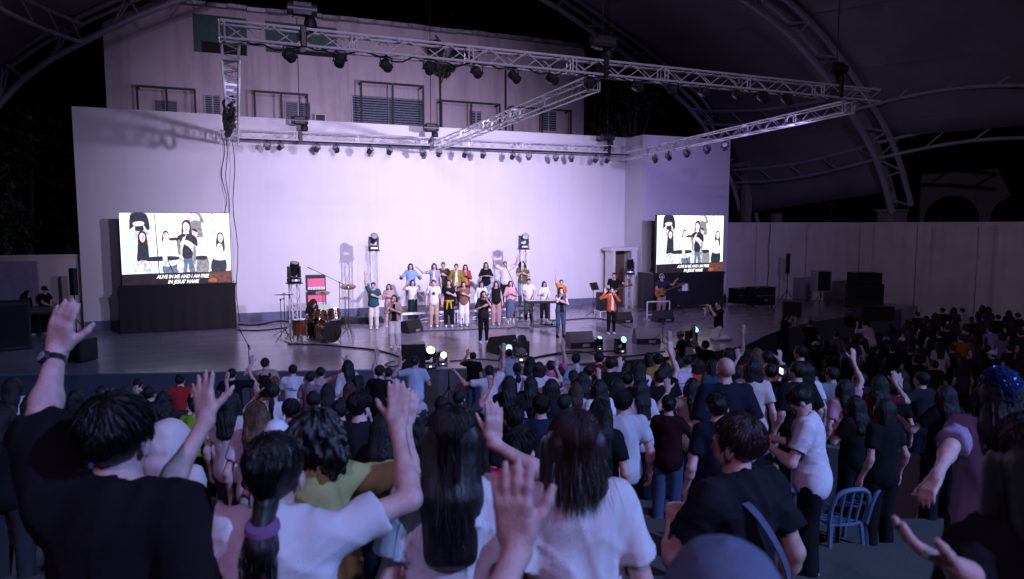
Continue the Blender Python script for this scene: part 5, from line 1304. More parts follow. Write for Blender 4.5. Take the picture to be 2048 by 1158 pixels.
perf("woman in a white blouse with very long hair at the keyboard", 1088, 641, 563, hair='long', top='long', topc=WHITE, botc=BLK, poses=("keys", "hold"), head=(.2, .2))
perf("choir woman in an orange top with one arm straight up", 1122, 642, 560, hair='lowpony', topc=(.50, .16, .02), botc=JEAN, poses=("down", "high"))
def back_row(label, px, ytop, y, **kw): p = aty(px, 600, y); return perf(label, px, Vector((p.x, y, RZ)), ytop, RZ, **kw)
back_row("back row woman in a light blue blouse", 822, 527, 26.0, hair='long', top='long', topc=LBLUE, botc=CREAM, poses=("offer", "offer"))
back_row("back row woman in a lilac vest over a white tee", 869, 526, 25.8, hair='long', topc=LILAC, openf=.05, inner=WHITE, botc=(.3, .32, .4), poses=("down", "out"))
back_row("back row man in a dark olive tee", 887, 518, 26.4, g='m', hair='short', topc=(.05, .05, .035), botc=BLK, poses=("chest", "down"))
back_row("back row man in an olive mustard jacket over a white tee", 913, 528, 25.8, g='m', hair='short', top='long', topc=(.26, .19, .03), openf=.06, inner=WHITE, botc=NAVY, poses=("down", "down"))
back_row("back row woman in a red and mustard cardigan, clapping", 931, 529, 26.2, hair='long', hairc=BRHAIR, top='long', topc=(.34, .05, .05), openf=.09, inner=(.42, .26, .04), botc=MAROON, poses=("clap", "clap"))
back_row("back row woman in a black blouse with clasped hands", 972, 525, 26.0, hair='long', top='roll', topc=BLK, botc=LJEAN, poses=("hold", "hold"))
back_row("back row man in a pale tee with both arms raised wide", 1010, 518, 26.2, g='m', hair='short', top='big', topc=(.66, .62, .66), botc=BLK, poses=("wide", "wide"), wide=1.05)
back_row("back row person in an olive tee with hands at the chest", 1045, 523, 25.9, g='m', hair='curly', topc=(.12, .10, .05), botc=LJEAN, poses=("chest", "clap"))
# band
def guitar(label, t, f, colour, body_at, neck_to, bass=False):
    M = t.matrix_basis; a, b = Vector(body_at), Vector(neck_to); d = (b-a).normalized(); n = Vector((0, 1, 0)); n = (n-d*n.dot(d)).normalized(); s = d.cross(n)
    q = thing("electric_guitar", label, "guitar", (0, 0, 0)); W = lambda p: M @ p
    out = cc([(-.20, -.10), (-.23, .02), (-.17, .15), (-.05, .12), (.02, .13), (.13, .17), (.10, .06), (.12, -.03), (.16, -.15), (.06, -.15), (-.04, -.11), (-.12, -.15)], 4)
    pts = [a+d*x+s*y for x, y in out]; MB().prism([W(p) for p in pts], (M.to_3x3() @ n)*.04).build("body", mat("guitar_"+label[:6], colour, .2, 0, .3, 8, 0, coat=.6), q, True)
    L = .62 if not bass else .78
    MB().box(W(a+d*(.1+L/2)+n*.045), (L, .05, .022), (M.to_3x3() @ Matrix((d, s, n)).transposed()).to_euler().to_matrix()).build("neck", mat("guitar_neck", (.10, .05, .025), .4), q)
    MB().box(W(a+d*(.1+L+.08)+n*.045), (.17, .08, .02), (M.to_3x3() @ Matrix((d, s, n)).transposed()).to_euler().to_matrix(), .01).build("headstock", mat("guitar_neck", (.10, .05, .025)), q)
    MB().box(W(a+d*-.05+n*.05), (.08, .07, .02), (M.to_3x3() @ Matrix((d, s, n)).transposed()).to_euler().to_matrix()).build("pickup", M_BLACK, q)
    for k in range(4): MB().cyl(W(a+d*(.18+L)+s*(.05 if k % 2 else -.05)+d*(.03*k)+n*.05), W(a+d*(.18+L)+s*(.07 if k % 2 else -.07)+d*(.03*k)+n*.05), .009, n=6).build("tuning_peg", M_CHROME, q)
t, f = perf("guitar player in a black shirt before the doorway", 1227, 632, 546, g='m', hair='short', top='tee', topc=BLK, botc=(.03, .03, .035), poses=("neck", "strum"), rz=-.3); guitar("black electric guitar held by the player before the doorway", t, f, (.02, .012, .012), (.10, .20, 1.02), (-.5, .3, 1.22))
t, f = perf("bass player in a navy tee and khaki trousers with headphones", 1322, 632, 549, g='m', hair='short', topc=(.03, .035, .07), botc=(.36, .27, .25), poses=("neck", "strum"), rz=-.1, wide=1.1); guitar("orange brown bass guitar held by the bass player", t, f, (.42, .13, .03), (.10, .22, 1.0), (-.55, .3, 1.25), True)
band = MB(); band.tube([f.H((.095*math.cos(a), -.01, .03+.1*math.sin(a))) for a in np.linspace(0, math.pi, 9)], .012, 6); band.build("headphone_band", mat("white_plastic", (.7, .7, .7), .4), t, True)
for sx in (-1, 1): MB().ball(f.H((sx*.09, -.005, -.01)), .035, 10, 6, (.6, 1, 1)).build("ear_cup", mat("white_plastic", (.7, .7, .7)), t, True)
p = atz(1322, 640, 0); q = thing("equipment_frame", "white pipe frame in front of the bass player", "frame", (p.x, p.y+.2, 0), -.1)
for sx in (-.5, .5):
    MB().cyl((sx, 0, 0), (sx, 0, .72), .026, n=8).build("post", mat("white_pipe", (.7, .7, .72), .4), q); MB().box((sx, 0, .02), (.06, .5, .04)).build("foot", mat("white_pipe", (.7, .7, .72)), q)
MB().cyl((-.5, 0, .72), (.5, 0, .72), .026, n=8).build("rail", mat("white_pipe", (.7, .7, .72)), q); MB().cyl((-.5, 0, .2), (.5, 0, .2), .02, n=8).build("rail", mat("white_pipe", (.7, .7, .72)), q)
p = atz(1300, 610, 0); cabinet("bass_amplifier", "black bass amplifier beside the draped platform", "amplifier", (p.x-.1, p.y-.4, 0), (.7, .4, 1.25)); cabinet("small_amplifier_head", "small amplifier head with pale trim on top of the bass amplifier", "amplifier", (p.x+.0, p.y-.4, 1.29), (.45, .3, .4), 0, M_ALUD)
sit = ([(-.09, -.05, .52), (.09, -.05, .52)], [(-.2, .36, .50), (.2, .36, .50)], [(-.24, .34, .09), (.24, .34, .09)])
p = atz(625, 676, 0); t, f = person("drummer in dark clothes seated behind the drum kit", (p.x, p.y+.15, -.36), math.pi-YAW*.5+.5, h=1.66, g='m', hair='curly', topc=BLK, botc=BLK, poses=("keys", "hold"), vox=.0145, face=True, lean=.3, head=(.3, .3), group=CHOIR); DR = (p.x, p.y)
# kneeling cameraman at the stage edge
kn = ([(-.09, 0, .90), (.09, 0, .90)], [(-.10, .10, .47), (.10, .34, .62)], [(-.12, -.36, .50), (.12, .30, .15)])
p = atz(1436, 681, 0); t, f = person("cameraman kneeling on the stage in a black shirt and white trousers", (p.x, p.y, -.43), R(75), h=1.72, g='m', hair='short', top='big', topc=BLK, botc=OFFW, shoec=(.45, .2, .2), poses=("phone", "phone"), knees=([(-.09, 0, .90), (.09, 0, .90)], [(-.10, .14, .50), (.10, .14, .50)], [(-.12, -.34, .52), (.12, -.34, .52)]), vox=.0145, face=True, hem=.84)
bpy.context.view_layer.update()
M = t.matrix_basis; c = M @ Vector((0, .46, 1.50)); q = thing("gimbal_camera", "camera on a white gimbal held by the kneeling cameraman", "camera", tuple(c), R(75))
MB().box((0, .06, .06), (.13, .08, .09), None, .012).build("camera_body", M_BLACK, q); MB().cyl((0, .1, .06), (0, .19, .06), .035, n=12).build("lens", M_BLACK, q, True); MB().tube([(.0, 0, -.25), (0, 0, -.05), (.1, 0, -.04), (.1, 0, .07), (.06, 0, .07)], .018, 8).build("gimbal_arm", mat("white_plastic", (.7, .7, .7)), q, True)
# keyboards
p = atz(1078, 650, 0); q = thing("keyboard", "black stage keyboard on a crossed stand before the white shirted players", "keyboard", (p.x, p.y-.35, 0), -YAW*.6)
MB().box((0, 0, .93), (1.35, .36, .10), None, .015).build("case", M_BLACK, q); mb = MB().box((0, -.0, .985), (1.2, .2, .012)).build("key_bed", mat("keys_white", (.75, .75, .75), .3), q)
for k in range(24): MB().box((-.56+k*.049, .05, .995), (.022, .1, .012)).build("black_key", M_BLACK, mb)
for sx in (-.4, .4): MB().cyl((sx, -.25, .02), (sx, .22, .87), .02, n=6).build("stand_leg", M_BLACKM, q); MB().cyl((sx, .25, .02), (sx, -.22, .87), .02, n=6).build("stand_leg", M_BLACKM, q)
for sy in (-.25, .25): MB().cyl((-.45, sy, .02), (.45, sy, .02), .02, n=6).build("stand_foot", M_BLACKM, q)
p = atz(1106, 652, 0); cabinet("keyboard_amplifier", "pale cased keyboard amplifier beside the keyboard stand", "amplifier", (p.x, p.y-.1, .22), (.42, .4, .7), -.3, mat("pale_panel", (.4, .4, .42), .5))
# ------------------------------------------------------------------ drum kit
dx, dy = DR; K = thing("drum_kit", "sunburst drum kit with chrome stands on the drum kit side of the stage", "drum kit", (dx, dy-.55, .005), -.15); K.scale = (1.18,)*3
M_SH = mat("sunburst_shell", (.11, .032, .009), .2, 0, .6, 3, 0, coat=.7); M_HEAD = mat("drum_head_black", (.012, .012, .014), .35); M_HEADW = mat("drum_head_white", (.7, .7, .68), .5); M_CYM = mat("cymbal_bronze", (.45, .32, .14), .25, .9, .2, 30, .1, 200)
def drum(c, axis, r, depth, front, name="drum"):
    c, ax = Vector(c), Vector(axis).normalized(); M = Matrix.Translation(c) @ ax.to_track_quat('Z', 'Y').to_matrix().to_4x4()
    s = MB().lathe([(r, -depth/2), (r, depth/2)], 22, M).build(name, M_SH, K, True)
    for z in (-depth/2, depth/2): MB().lathe([(r*.99, z-.018), (r*1.05, z-.018), (r*1.05, z+.018), (r*.99, z+.018)], 22, M).build("hoop", M_CHROME if name != "bass_drum" else M_BLACK, s, True)
    MB().lathe([(0.0, depth/2+.004), (r*.99, depth/2+.004), (r*.99, depth/2)], 22, M).build("drum_head", front, s)
    for k in range(8): a = k*math.pi/4; MB().box(M @ Vector((r*1.03*math.cos(a), r*1.03*math.sin(a), 0)), (.025, .025, .05)).build("lug", M_CHROME, s)
    return s
bd = drum((.38, -.35, .30), (.55, -.8, 0), .28, .42, M_HEAD, "bass_drum")
nn = Vector((.55, -.8, 0)).normalized(); MB().box(Vector((.38, -.35, .42))+nn*.219, (.2, .004, .05), Matrix.Rotation(math.atan2(nn.y, nn.x)+math.pi/2, 3, 'Z')).build("name_print", mat("print_white", (.7, .7, .7), .6), bd)
drum((.18, -.25, .74), (.2, .25, 1), .155, .24, M_HEADW, "tom_drum"); drum((.56, -.2, .74), (-.1, .3, 1), .165, .26, M_HEADW, "tom_drum"); drum((-.35, -.25, .42), (0, 0, 1), .19, .40, M_HEADW, "floor_tom"); drum((-.02, .1, .6), (0, 0, 1), .18, .15, M_HEADW, "snare_drum")
def cymbal(x, y, z, r, tilt=.2, base=True):
    M = Matrix.Translation((x, y, z)) @ Matrix.Rotation(tilt, 4, 'X'); s = MB().cyl((x, y, .3), (x, y, z+.05), .012, n=6).build("cymbal_stand", M_CHROME, K)
    MB().lathe([(.01, .03), (.05, .022), (.06, .008), (r, -.008), (r, -.012), (.06, .0)], 26, M).build("cymbal", M_CYM, s, True)
    for k in range(3): a = k*2.094+x; MB().cyl((x, y, .38), (x+.26*math.cos(a), y+.26*math.sin(a), .01), .011, n=5).build("stand_leg", M_CHROME, s)
cymbal(-.75, -.15, 1.32, .26, -.15); cymbal(.95, .1, 1.48, .22, .3); cymbal(.85, .45, 1.12, .18, .1); cymbal(-.55, .25, .95, .18, 0); cymbal(.25, .35, 1.3, .2, .25)
for x, y in ((-.42, -.42), (-.28, -.42), (-.35, -.08)): MB().cyl((x, y, 0), (x, y, .5), .012, n=6).build("tom_leg", M_CHROME, K)
MB().cyl((.37, -.28, .55), (.37, -.28, .78), .015, n=6).build("tom_mount", M_CHROME, K)
for sx in (-1, 1): MB().cyl((.38+sx*.2, -.5, .25), (.38+sx*.34, -.62, .0), .012, n=6).build("spur", M_CHROME, K)
q = thing("drum_throne", "round black stool under the drummer", "stool", (DR[0]-.03, DR[1]+.13, 0)); MB().cyl((0, 0, .38), (0, 0, .47), .17, n=16).build("seat", M_RUBBER, q, True); MB().cyl((0, 0, .1), (0, 0, .4), .02, n=8).build("post", M_CHROME, q)
for k in range(3): a = k*2.094; MB().cyl((0, 0, .2), (.25*math.cos(a), .25*math.sin(a), .01), .012, n=5).build("leg", M_CHROME, q)
q = thing("notes_board", "pale green sheet clipped above the drums", "sheet", (dx+.35, dy-.35, 0)); MB().box((0, 0, 1.02), (.34, .012, .26), (-.2, 0, 0)).build("sheet", mat("pale_green_paper", (.50, .62, .42), .6), q); MB().cyl((0, .02, 0), (0, .02, .95), .012, n=6).build("pole", M_BLACKM, q)
# heap of black cloth and floor cables
def heap(label, c, r, h):
    V, Q = field_mesh([(.05, [Ell((random.uniform(-r, r), random.uniform(-.2, .2), 0), v3(random.uniform(.25, .45), random.uniform(.2, .3), random.uniform(h*.6, h))) for _ in range(8)])], .03, .03, lambda P, d: np.maximum(d+fold(P, .02, .6), -P[:, 2]))
    o = link("cloth_heap", np_mesh("cloth_heap", V, Q), None, c); o.material_slots[0].link = 'OBJECT'; o.material_slots[0].material = m_drape; tag(o, label, "cloth")
p = atz(703, 646, 0); heap("crumpled black cloth heap behind the drum kit by the wall", (p.x, p.y, 0), .9, .3)
def floor_cable(label, pts, r=.018):
    P = smooth_path([tuple(atz(x, y, .02)) for x, y in pts], 6); P = [Vector((q.x+random.uniform(-.02, .02), q.y+random.uniform(-.02, .02), .02)) for q in P]; tag(MB().tube(P, r, 5).build("cable", M_RUBBER), label, "cable")
floor_cable("thick cable crossing the stage floor from the drums to the edge lamps", [(575, 688), (640, 690), (745, 699), (800, 714), (812, 725)], .03); floor_cable("cable lying along the wall foot left of the drums", [(470, 648), (510, 650), (560, 642), (600, 648)], .03); floor_cable("second cable lying left of the drums", [(472, 660), (520, 660), (575, 655)], .02)
floor_cable("cable running along the front of the stage beyond the edge lamps", [(900, 722), (960, 718), (1030, 722), (1120, 708), (1250, 700)], .02); floor_cable("cable stretched between the choir and the wedges", [(830, 662), (900, 660), (1000, 656), (1060, 655)], .02); floor_cable("cable running towards the guitar amplifier", [(1130, 640), (1180, 636), (1215, 640), (1260, 655)], .02)
floor_cable("loop of cable beside the black speaker at the stage edge", [(790, 722), (770, 728), (785, 733), (800, 728)], .015); floor_cable("thin cable near the front wedges", [(1060, 716), (1150, 702), (1230, 714), (1330, 702)], .018)
# ------------------------------------------------------------------ crew at the stage side
p = atz(78, 674, 0); person("technician in a dark cap at the desk left of the stage", (p.x+.1, p.y+.6, 0), R(-120), h=1.66, g='m', hair='short', hat='cap', hatc=BLK, topc=BLK, botc=BLK, poses=("keys", "keys"), head=(0, .3), vox=.016)
p = atz(45, 680, 0); person("technician with bushy hair beside the desk left of the stage", (p.x, p.y+.9, 0), R(-100), h=1.55, hair='mid', topc=BLK, botc=BLK, vox=.016)
def ground_px(px, py, h): return atz(px, py, GROUND_Z+h)
p = ground_px(1570, 628, 1.62); t, f = person("woman in a black tee filming with a phone at the stage side", (p.x, p.y, GROUND_Z), R(-100), h=1.62, hair='lowpony', topc=BLK, botc=(.06, .09, .2), poses=("phone", "phone"), vox=.0145, face=True)
bpy.context.view_layer.update(); M = t.matrix_basis; c = M @ Vector(f.wr[1]+v3(-.04, .06, .08)); tag(MB().box(c, (.015, .075, .15), None, .004).build("phone", M_BLACK), "phone held up by the woman at the stage side", "phone"); strap(t, [(-.06, .1, 1.42), (-.03, .14, 1.2), (0, .15, 1.08), (.03, .14, 1.2), (.06, .1, 1.42)], .018, .004, cloth(OFFW), "lanyard"); MB().box((0, .165, 1.03), (.07, .006, .1)).build("pass_card", cloth(WHITE), t)
p = ground_px(1621, 640, 1.68); person("man in black with a gadget behind the woman filming", (p.x, p.y, GROUND_Z), R(-60), h=1.68, g='m', hair='short', topc=BLK, botc=BLK, poses=("phone", "hold"), vox=.016)
p = atd(1362, 659, 19.3); t, f = person("photographer in a pale cap and black tee at the stage edge", (p.x, p.y, GROUND_Z), R(50), h=1.74, g='m', hair='short', hat='cap', hatc=(.6, .5, .45), topc=BLK, botc=LJEAN, poses=("hold", "hold"), head=(.2, .35), vox=.0145, face=True)
strap(t, [(-.1, .02, 1.44), (-.05, .16, 1.3), (.05, .19, 1.12), (.1, .16, 1.0)], .03, .004, cloth(CREAM), "camera_strap")
# ------------------------------------------------------------------ the audience
def place(px, py, d, tight=False):
    """stand someone whose head top is seen at a point; d is the rough distance down the aisle; returns floor point, height"""
    best = None
    for k in (np.linspace(.94, 1.06, 25) if tight else np.linspace(.8, 1.25, 46)):
        p = atd(px, py, d*k); a = p.x*AISLE.x+p.y*AISLE.y; fz = floor_z(a); h = p.z-fz
        e = abs(h-1.62)*3+abs(k-1)*1.5 + (10 if not 1.45 <= h <= (1.9 if tight else 1.8) else 0)
        if best is None or e < best[0]: best = (e, (p.x, p.y, fz), min(max(h, 1.45), 1.9))
    return best[1], best[2]
AUD = "standing audience"
STOOD = []; _n = [0]; NAMED = []; _used = set()
def beside(px, py):
    q = min((n for n in NAMED if n[2] not in _used), key=lambda n: (n[0]-px)**2+(2*(n[1]-py))**2); _used.add(q[2]); return q[2]
def clip_words(s, n=16): return ' '.join(s.split()[:n])
def aud(label, px, py, d, hair='short', topc=BLK, g=None, poses=("down", "down"), turn=None, vox=.0175, group=AUD, **kw):
    """d None: on the flat floor near the stage"""
    _n[0] += 1
    cand = []
    if d is None:
        h0 = kw.pop('h', random.choice((1.58, 1.62, 1.66)))
        for dh in (0, .05, -.05, .1, -.1, .15):
            p = ground_px(px, py, h0+dh); cand.append(((p.x, p.y, GROUND_Z), h0+dh))
    else: cand = [place(px, py, d*k) for k in (1, 1.05, .95, 1.1, .9, 1.16, .85, 1.24)]
    gap = lambda c: min([math.hypot(c[0][0]-q[0], c[0][1]-q[1]) for q in STOOD] or [9])
    loc, h = next((c for c in cand if gap(c) > .43), max(cand, key=gap)); STOOD.append(loc)
    g = g or ('m' if hair in ('short', 'crop') else 'f'); turn = random.uniform(-.42, .42) if turn is None else turn
    if poses == ("down", "down") and group == AUD and random.random() < .1: poses = random.choice((("down", "half"), ("bent", "down"), ("down", "up")))
    kw.setdefault('botc', random.choice((BLK, NAVY, JEAN, (.03, .03, .035)))); kw.setdefault('skin', random.randrange(3)); kw.setdefault('shoec', (.2, .2, .2))
    kw.setdefault('head', random.choice(((0, 0), (-.25, .1), (.25, 0))))
    if 'fine' in kw and hair: kw['strand'] = 700
    if ' beside the ' not in label and ' next to the ' not in label and 'dark head' not in label: NAMED.append((px, py, label))
    return person(label, loc, -YAW*.9+turn, h=h, g=g, hair=hair, topc=topc, poses=poses, vox=vox, group=group, seed=float(_n[0] % 2), **kw)
# row along the stage, from the left
aud("man in a red shirt before the stage front", 360, 750, 12.6, topc=RED); aud("dark haired man in black left of the red shirted man", 276, 764, 12.5); aud("dark haired head just right of the red shirted man", 405, 752, 13.2, topc=NAVY)
aud("man in a black tee beside the boom stand", 463, 738, 12.8, wide=1.12, top='big')
t, f = aud("man in a tan tee with a black backpack, one hand up", 530, 717, 13.0, topc=(.42, .30, .24), poses=("half", "down"))
V, Q = field_mesh([(.03, [Ell((0, -.2, 1.22), v3(.13, .08, .19)), Ell((0, -.24, 1.12), v3(.1, .06, .1))])], .014); o = link("backpack", np_mesh("backpack", V, Q), t); o.material_slots[0].link = 'OBJECT'; o.material_slots[0].material = cloth(BLK)
for sx in (-1, 1): strap(t, [(sx*.09, -.15, 1.36), (sx*.1, -.03, 1.44), (sx*.11, .12, 1.36)], .05, .012, cloth(BLK), "shoulder_strap")
t, f = aud("man in a white tee with small lettering on the back", 585, 730, 12.8, topc=WHITE, turn=.1, poses=("hold", "hold"))
for k, (x, w) in enumerate(((-.06, .09), (.045, .11))): MB().box((x*.6, -.152, 1.27-.035*k), (w*1.4, .004, .012)).build("print_line", mat("print_grey", (.2, .2, .24), .8), t)
aud("man in a mauve tee near the stage", 622, 744, 11.6, topc=(.24, .16, .20)); aud("person in a pink tee raising a braceleted arm", 641, 735, 12.6, hair='bun', topc=(.50, .36, .36), poses=("down", "wide"))
aud("long haired woman with a white vest over black at the stage", 695, 721, 12.6, hair='long', top='long', topc=(.5, .48, .48), inner=BLK, openf=.0, poses=("down", "down"))
aud("person in a light blue tee with one arm raised near the stage", 776, 736, 12.6, hair='short', topc=(.36, .44, .60), poses=("up", "down"), turn=.1); aud("man in black before the light blue tee", 760, 732, 11.2)
aud("man in a pale blue polo and jeans by the black speaker", 830, 714, 13.6, topc=(.42, .50, .62), botc=(.14, .18, .28), poses=("bent", "hold"), turn=0)
aud("man in a black tee reaching toward the lit lamp", 946, 705, 13.6, poses=("half", "down")); aud("youth in a white tee with both arms spread high", 978, 732, 12.2, topc=(.60, .62, .66), poses=("out", "high"), turn=0, botc=BLK)
aud("man in a pale blue polo beside the dark moving head", 1018, 699, 13.4, topc=(.42, .48, .60)); aud("woman in a white blouse with tied hair near the front", 1034, 727, 12.0, hair='lowpony', topc=(.6, .58, .62)); aud("long haired woman in a white shirt at the front", 1061, 714, 13.2, hair='long', topc=WHITE); aud("woman with a black bob and a white top", 1078, 725, 12.0, hair='bob', topc=(.6, .58, .62))
aud("man in a bright pink tee in the front rows", 1101, 722, 11.4, topc=(.62, .10, .24), wide=1.12, top='big'); aud("man in a pale blue tie dyed tee at the stage", 1152, 708, 13.0, topc=(.26, .40, .52)); aud("woman with a white hair tie and ponytail", 1147, 742, 10.8, hair='pony', topc=(.5, .48, .5)); aud("person in a teal tee near the front", 1176, 732, 11.4, topc=(.02, .08, .11))
aud("person carrying a dark red bag on the back", 1198, 704, 12.6, topc=MAROON, hair='short'); aud("man in black with a broad back right of the red bag", 1220, 715, 10.8, wide=1.12); aud("person in a white shirt beyond the red bag", 1241, 712, 13.0, topc=WHITE)
t, f = aud("woman in a white tee with a strap, arm reaching forward", 1278, 722, 10.6, hair='long', topc=(.6, .6, .64), poses=("half", "down")); strap(t, [(.14, -.1, 1.42), (0, -.17, 1.22), (-.16, -.12, 1.0)], .03, .008, cloth(BLK))
aud("woman in a black dress with long hair near the wedges", 1298, 706, 12.8, hair='long'); aud("person in a yellow tee with an arm raised", 1316, 708, 12.0, hair='bun', topc=(.45, .28, .08), poses=("down", "up")); aud("long haired woman all in black before the striped tee", 1330, 727, 9.8, hair='long')
t, f = aud("person in a pink and white striped tee", 1357, 716, 10.8, topc=(.58, .42, .56))
for k in range(9): MB().lathe([(.178, 0), (.182, .006), (.178, .012)], 20, Matrix.Translation((0, 0, .9+k*.052)) @ Matrix.Diagonal((1.02, .80, 1, 1))).build("stripe", cloth((.30, .06, .22)), t)
aud("person in a white tee behind the striped tee", 1376, 711, 12.4, topc=WHITE); aud("person in an orange red tee", 1397, 719, 10.8, hair='bob', topc=(.55, .06, .02)); aud("man in a black tee with a pink palm raised beside him", 1411, 682, 13.8, poses=("up", "down"))
aud("woman with a raised hand before the kneeling cameraman", 1457, 697, 12.4, hair='mid', poses=("down", "high"))
# second band
aud("person filming with a raised phone left of the green tee", 328, 797, 9.6, hair='mid', topc=(.03, .02, .02), poses=("down", "half")); aud("person in a bright green tee behind the raised arm", 392, 806, 8.8, topc=(.18, .42, .03), top='big'); aud("person with bushy dark hair near the pale hood", 322, 828, 7.6, hair='curly')
aud("dark haired woman in a pale shirt left of the brown hair", 460, 786, 7.8, hair='mid', topc=(.55, .50, .50)); aud("woman with long light brown hair and a pale sleeve", 511, 806, 6.2, hair='long', hairc=(.10, .055, .03), topc=(.6, .56, .58), fine=.010); aud("woman in a white tee with a dark braid down her back", 545, 768, 8.4, hair='braid', topc=WHITE)
aud("person in a white beanie in front of the ponytail woman", 551, 846, 5.2, hair='mid', hat='beanie', hatc=WHITE, topc=(.03, .03, .03)); aud("woman in a white tee with mid length hair", 655, 768, 9.4, hair='mid', topc=(.6, .60, .66)); aud("short haired man in a dark tee in the middle rows", 626, 784, 8.4, topc=NAVY); aud("man with a thick neck and black tee, ears showing", 581, 801, 6.2, wide=1.1, fine=.010)
aud("woman with reddish brown long hair", 699, 766, 9.4, hair='long', hairc=(.05, .015, .014)); aud("dark haired woman behind the reddish hair", 717, 752, 10.2, hair='mid'); aud("child with a white and red collar", 679, 801, 7.8, topc=(.45, .06, .06)); aud("broad man in a black tee with short hair in the middle", 718, 788, 5.6, wide=1.12, top='big', topc=(.014, .015, .02), fine=.010)
aud("dark haired woman bowing beside the raised hands", 768, 828, 5.0, hair='mid', head=(.2, .3)); aud("person in a grey knit cap", 838, 822, 6.6, hair='mid', hat='beanie', hatc=(.36, .33, .36)); aud("low dark head with an arm stretched to the side", 882, 795, 8.6, poses=("out", "down")); aud("person in purple grey reaching an arm up to the right", 917, 800, 7.6, topc=(.06, .05, .07), poses=("down", "wide"))
aud("dark haired woman left of the long brown hair in the middle", 1019, 753, 9.4, hair='mid'); aud("long dark haired woman with one hand raised in the middle", 1061, 753, 9.4, hair='long', poses=("down", "bent")); aud("person with a black bob and a navy tee", 1103, 760, 8.6, hair='bob', topc=NAVY); aud("woman with brown hair and a cream top, hands raised to the face", 1153, 767, 8.8, hair='long', hairc=BRHAIR, topc=(.5, .46, .46), poses=("bent", "bent"))
aud("dark haired person with white shoulders in the middle rows", 1198, 761, 8.2, hair='mid', topc=WHITE); aud("long haired woman all in black beside the grey tee", 1200, 802, 6.0, hair='long', fine=.010); aud("woman with long wavy dark hair right of the grey tee", 1280, 761, 8.2, hair='long', topc=(.5, .5, .55))
aud("man in a plain grey tee standing high on the steps", 1247, 785, 5.9, hair='short', topc=(.46, .47, .52), wide=1.08, fine=.009, vox=.012, botc=NAVY, turn=.05); aud("woman with glossy tied hair in the middle rows", 1029, 815, 6.0, hair='lowpony', fine=.010); aud("man in a broad navy tee in the middle rows", 1082, 793, 5.6, topc=(.016, .02, .04), wide=1.15, top='big', fine=.010)
aud("person in a hot pink tee behind the near hand", 1040, 862, 3.4, hair='short', poses=("down", "hold"), topc=(.55, .035, .16), fine=.009, vox=.012)
t, f = aud("bald man in a navy tee", 1452, 716, 6.0, hair=None, g='m', topc=(.008, .009, .02), wide=1.12, top='big', fine=.010, head=(.1, .05), turn=0)
aud("woman in dark blue with a bun above the strap man", 1437, 788, 5.0, hair='bun', topc=(.008, .009, .02), fine=.010); aud("woman in a dark red sweater bringing her hands together", 1338, 807, 7.0, hair='bun', top='long', topc=(.022, .005, .008), poses=("clap", "offer"), fine=.010); aud("dark haired person in a cream tee right of the bald man", 1507, 720, 8.0, hair='bob', topc=(.52, .46, .44))
aud("person in a coral red tee making a V sign", 1536, 703, 10.2, topc=(.50, .05, .07), poses=("down", "bent")); aud("person in coral red with lighter hair", 1515, 698, 11.4, hair='mid', hairc=(.12, .08, .05), topc=(.50, .05, .07)); t, f = aud("videographer in black and khaki trousers with a tripod", 1542, 729, 9.0, botc=(.40, .36, .25), poses=("phone", "phone"), turn=.1)
aud("dark haired person before the kneeling cameraman's side", 1492, 693, 12.6, hair='mid'); aud("man in a black tee near the video camera", 1602, 692, 11.4); aud("broad man in black seen from behind by the video camera", 1596, 726, 7.4, wide=1.15, top='big'); aud("person in a white tee with a folded hood", 1613, 727, 8.6, topc=(.66, .64, .70), hair='bob')
# flat floor at the right
for lab, px, py, hair, c, kw in (("person in a white cap on the dim floor", 1632, 684, 'mid', BLK, dict(hat='cap', hatc=WHITE)), ("woman in a green tee and pale trousers", 1653, 680, 'mid', (.02, .26, .06), dict(botc=(.3, .32, .34))), ("person in a grey purple shirt right of the green tee", 1673, 664, 'short', (.14, .12, .22), {}), ("person in a light blue tee right of the green tee", 1697, 690, 'short', (.22, .36, .50), {}),
        ("person in a dull purple tee beyond the light blue one", 1707, 676, 'bob', (.10, .08, .15), {}), ("person in a white tee on the dim floor", 1728, 676, 'mid', (.62, .60, .66), {}), ("person in white bending forward near the stage end", 1744, 641, 'short', (.55, .50, .60), dict(lean=.5)), ("person with a light blue cloth over the head", 1773, 674, 'mid', BLK, dict(hat='beanie', hatc=(.10, .32, .55))),
        ("person in a white cap and dark top further right", 1805, 676, 'mid', NAVY, dict(hat='cap', hatc=(.6, .56, .7))), ("dark clothed person between the white caps", 1786, 690, 'short', NAVY, {}), ("person in black with a white collar", 1822, 692, 'short', BLK, {}), ("person in a black and white shirt right of the caps", 1842, 693, 'mid', (.3, .3, .32), {}), ("long haired person in a sky blue tee", 1861, 678, 'long', (.14, .30, .52), {}),
        ("person in a pale pink shirt beside the sky blue tee", 1879, 683, 'mid', (.50, .42, .50), {}), ("person in an orange brown shirt", 1922, 670, 'short', (.28, .09, .025), dict(wide=1.12)), ("person in an olive shirt beside the orange brown one", 1948, 671, 'mid', (.09, .08, .03), {}), ("person in a lilac tee near the right edge", 1981, 653, 'short', (.24, .22, .46), {}), ("person in a dim lilac top at the right edge", 2004, 664, 'bob', (.14, .13, .28), {}),
        ("person in a white cap and black near the blue sequin hat", 1986, 702, 'short', BLK, dict(hat='cap', hatc=WHITE)), ("person in a pale shirt by the curved wall", 1925, 617, 'short', (.35, .33, .4), {})): aud(lab, px, py, None, hair, c, **kw)
DIM = "dim listeners before the curved wall"
BASE = list(NAMED)
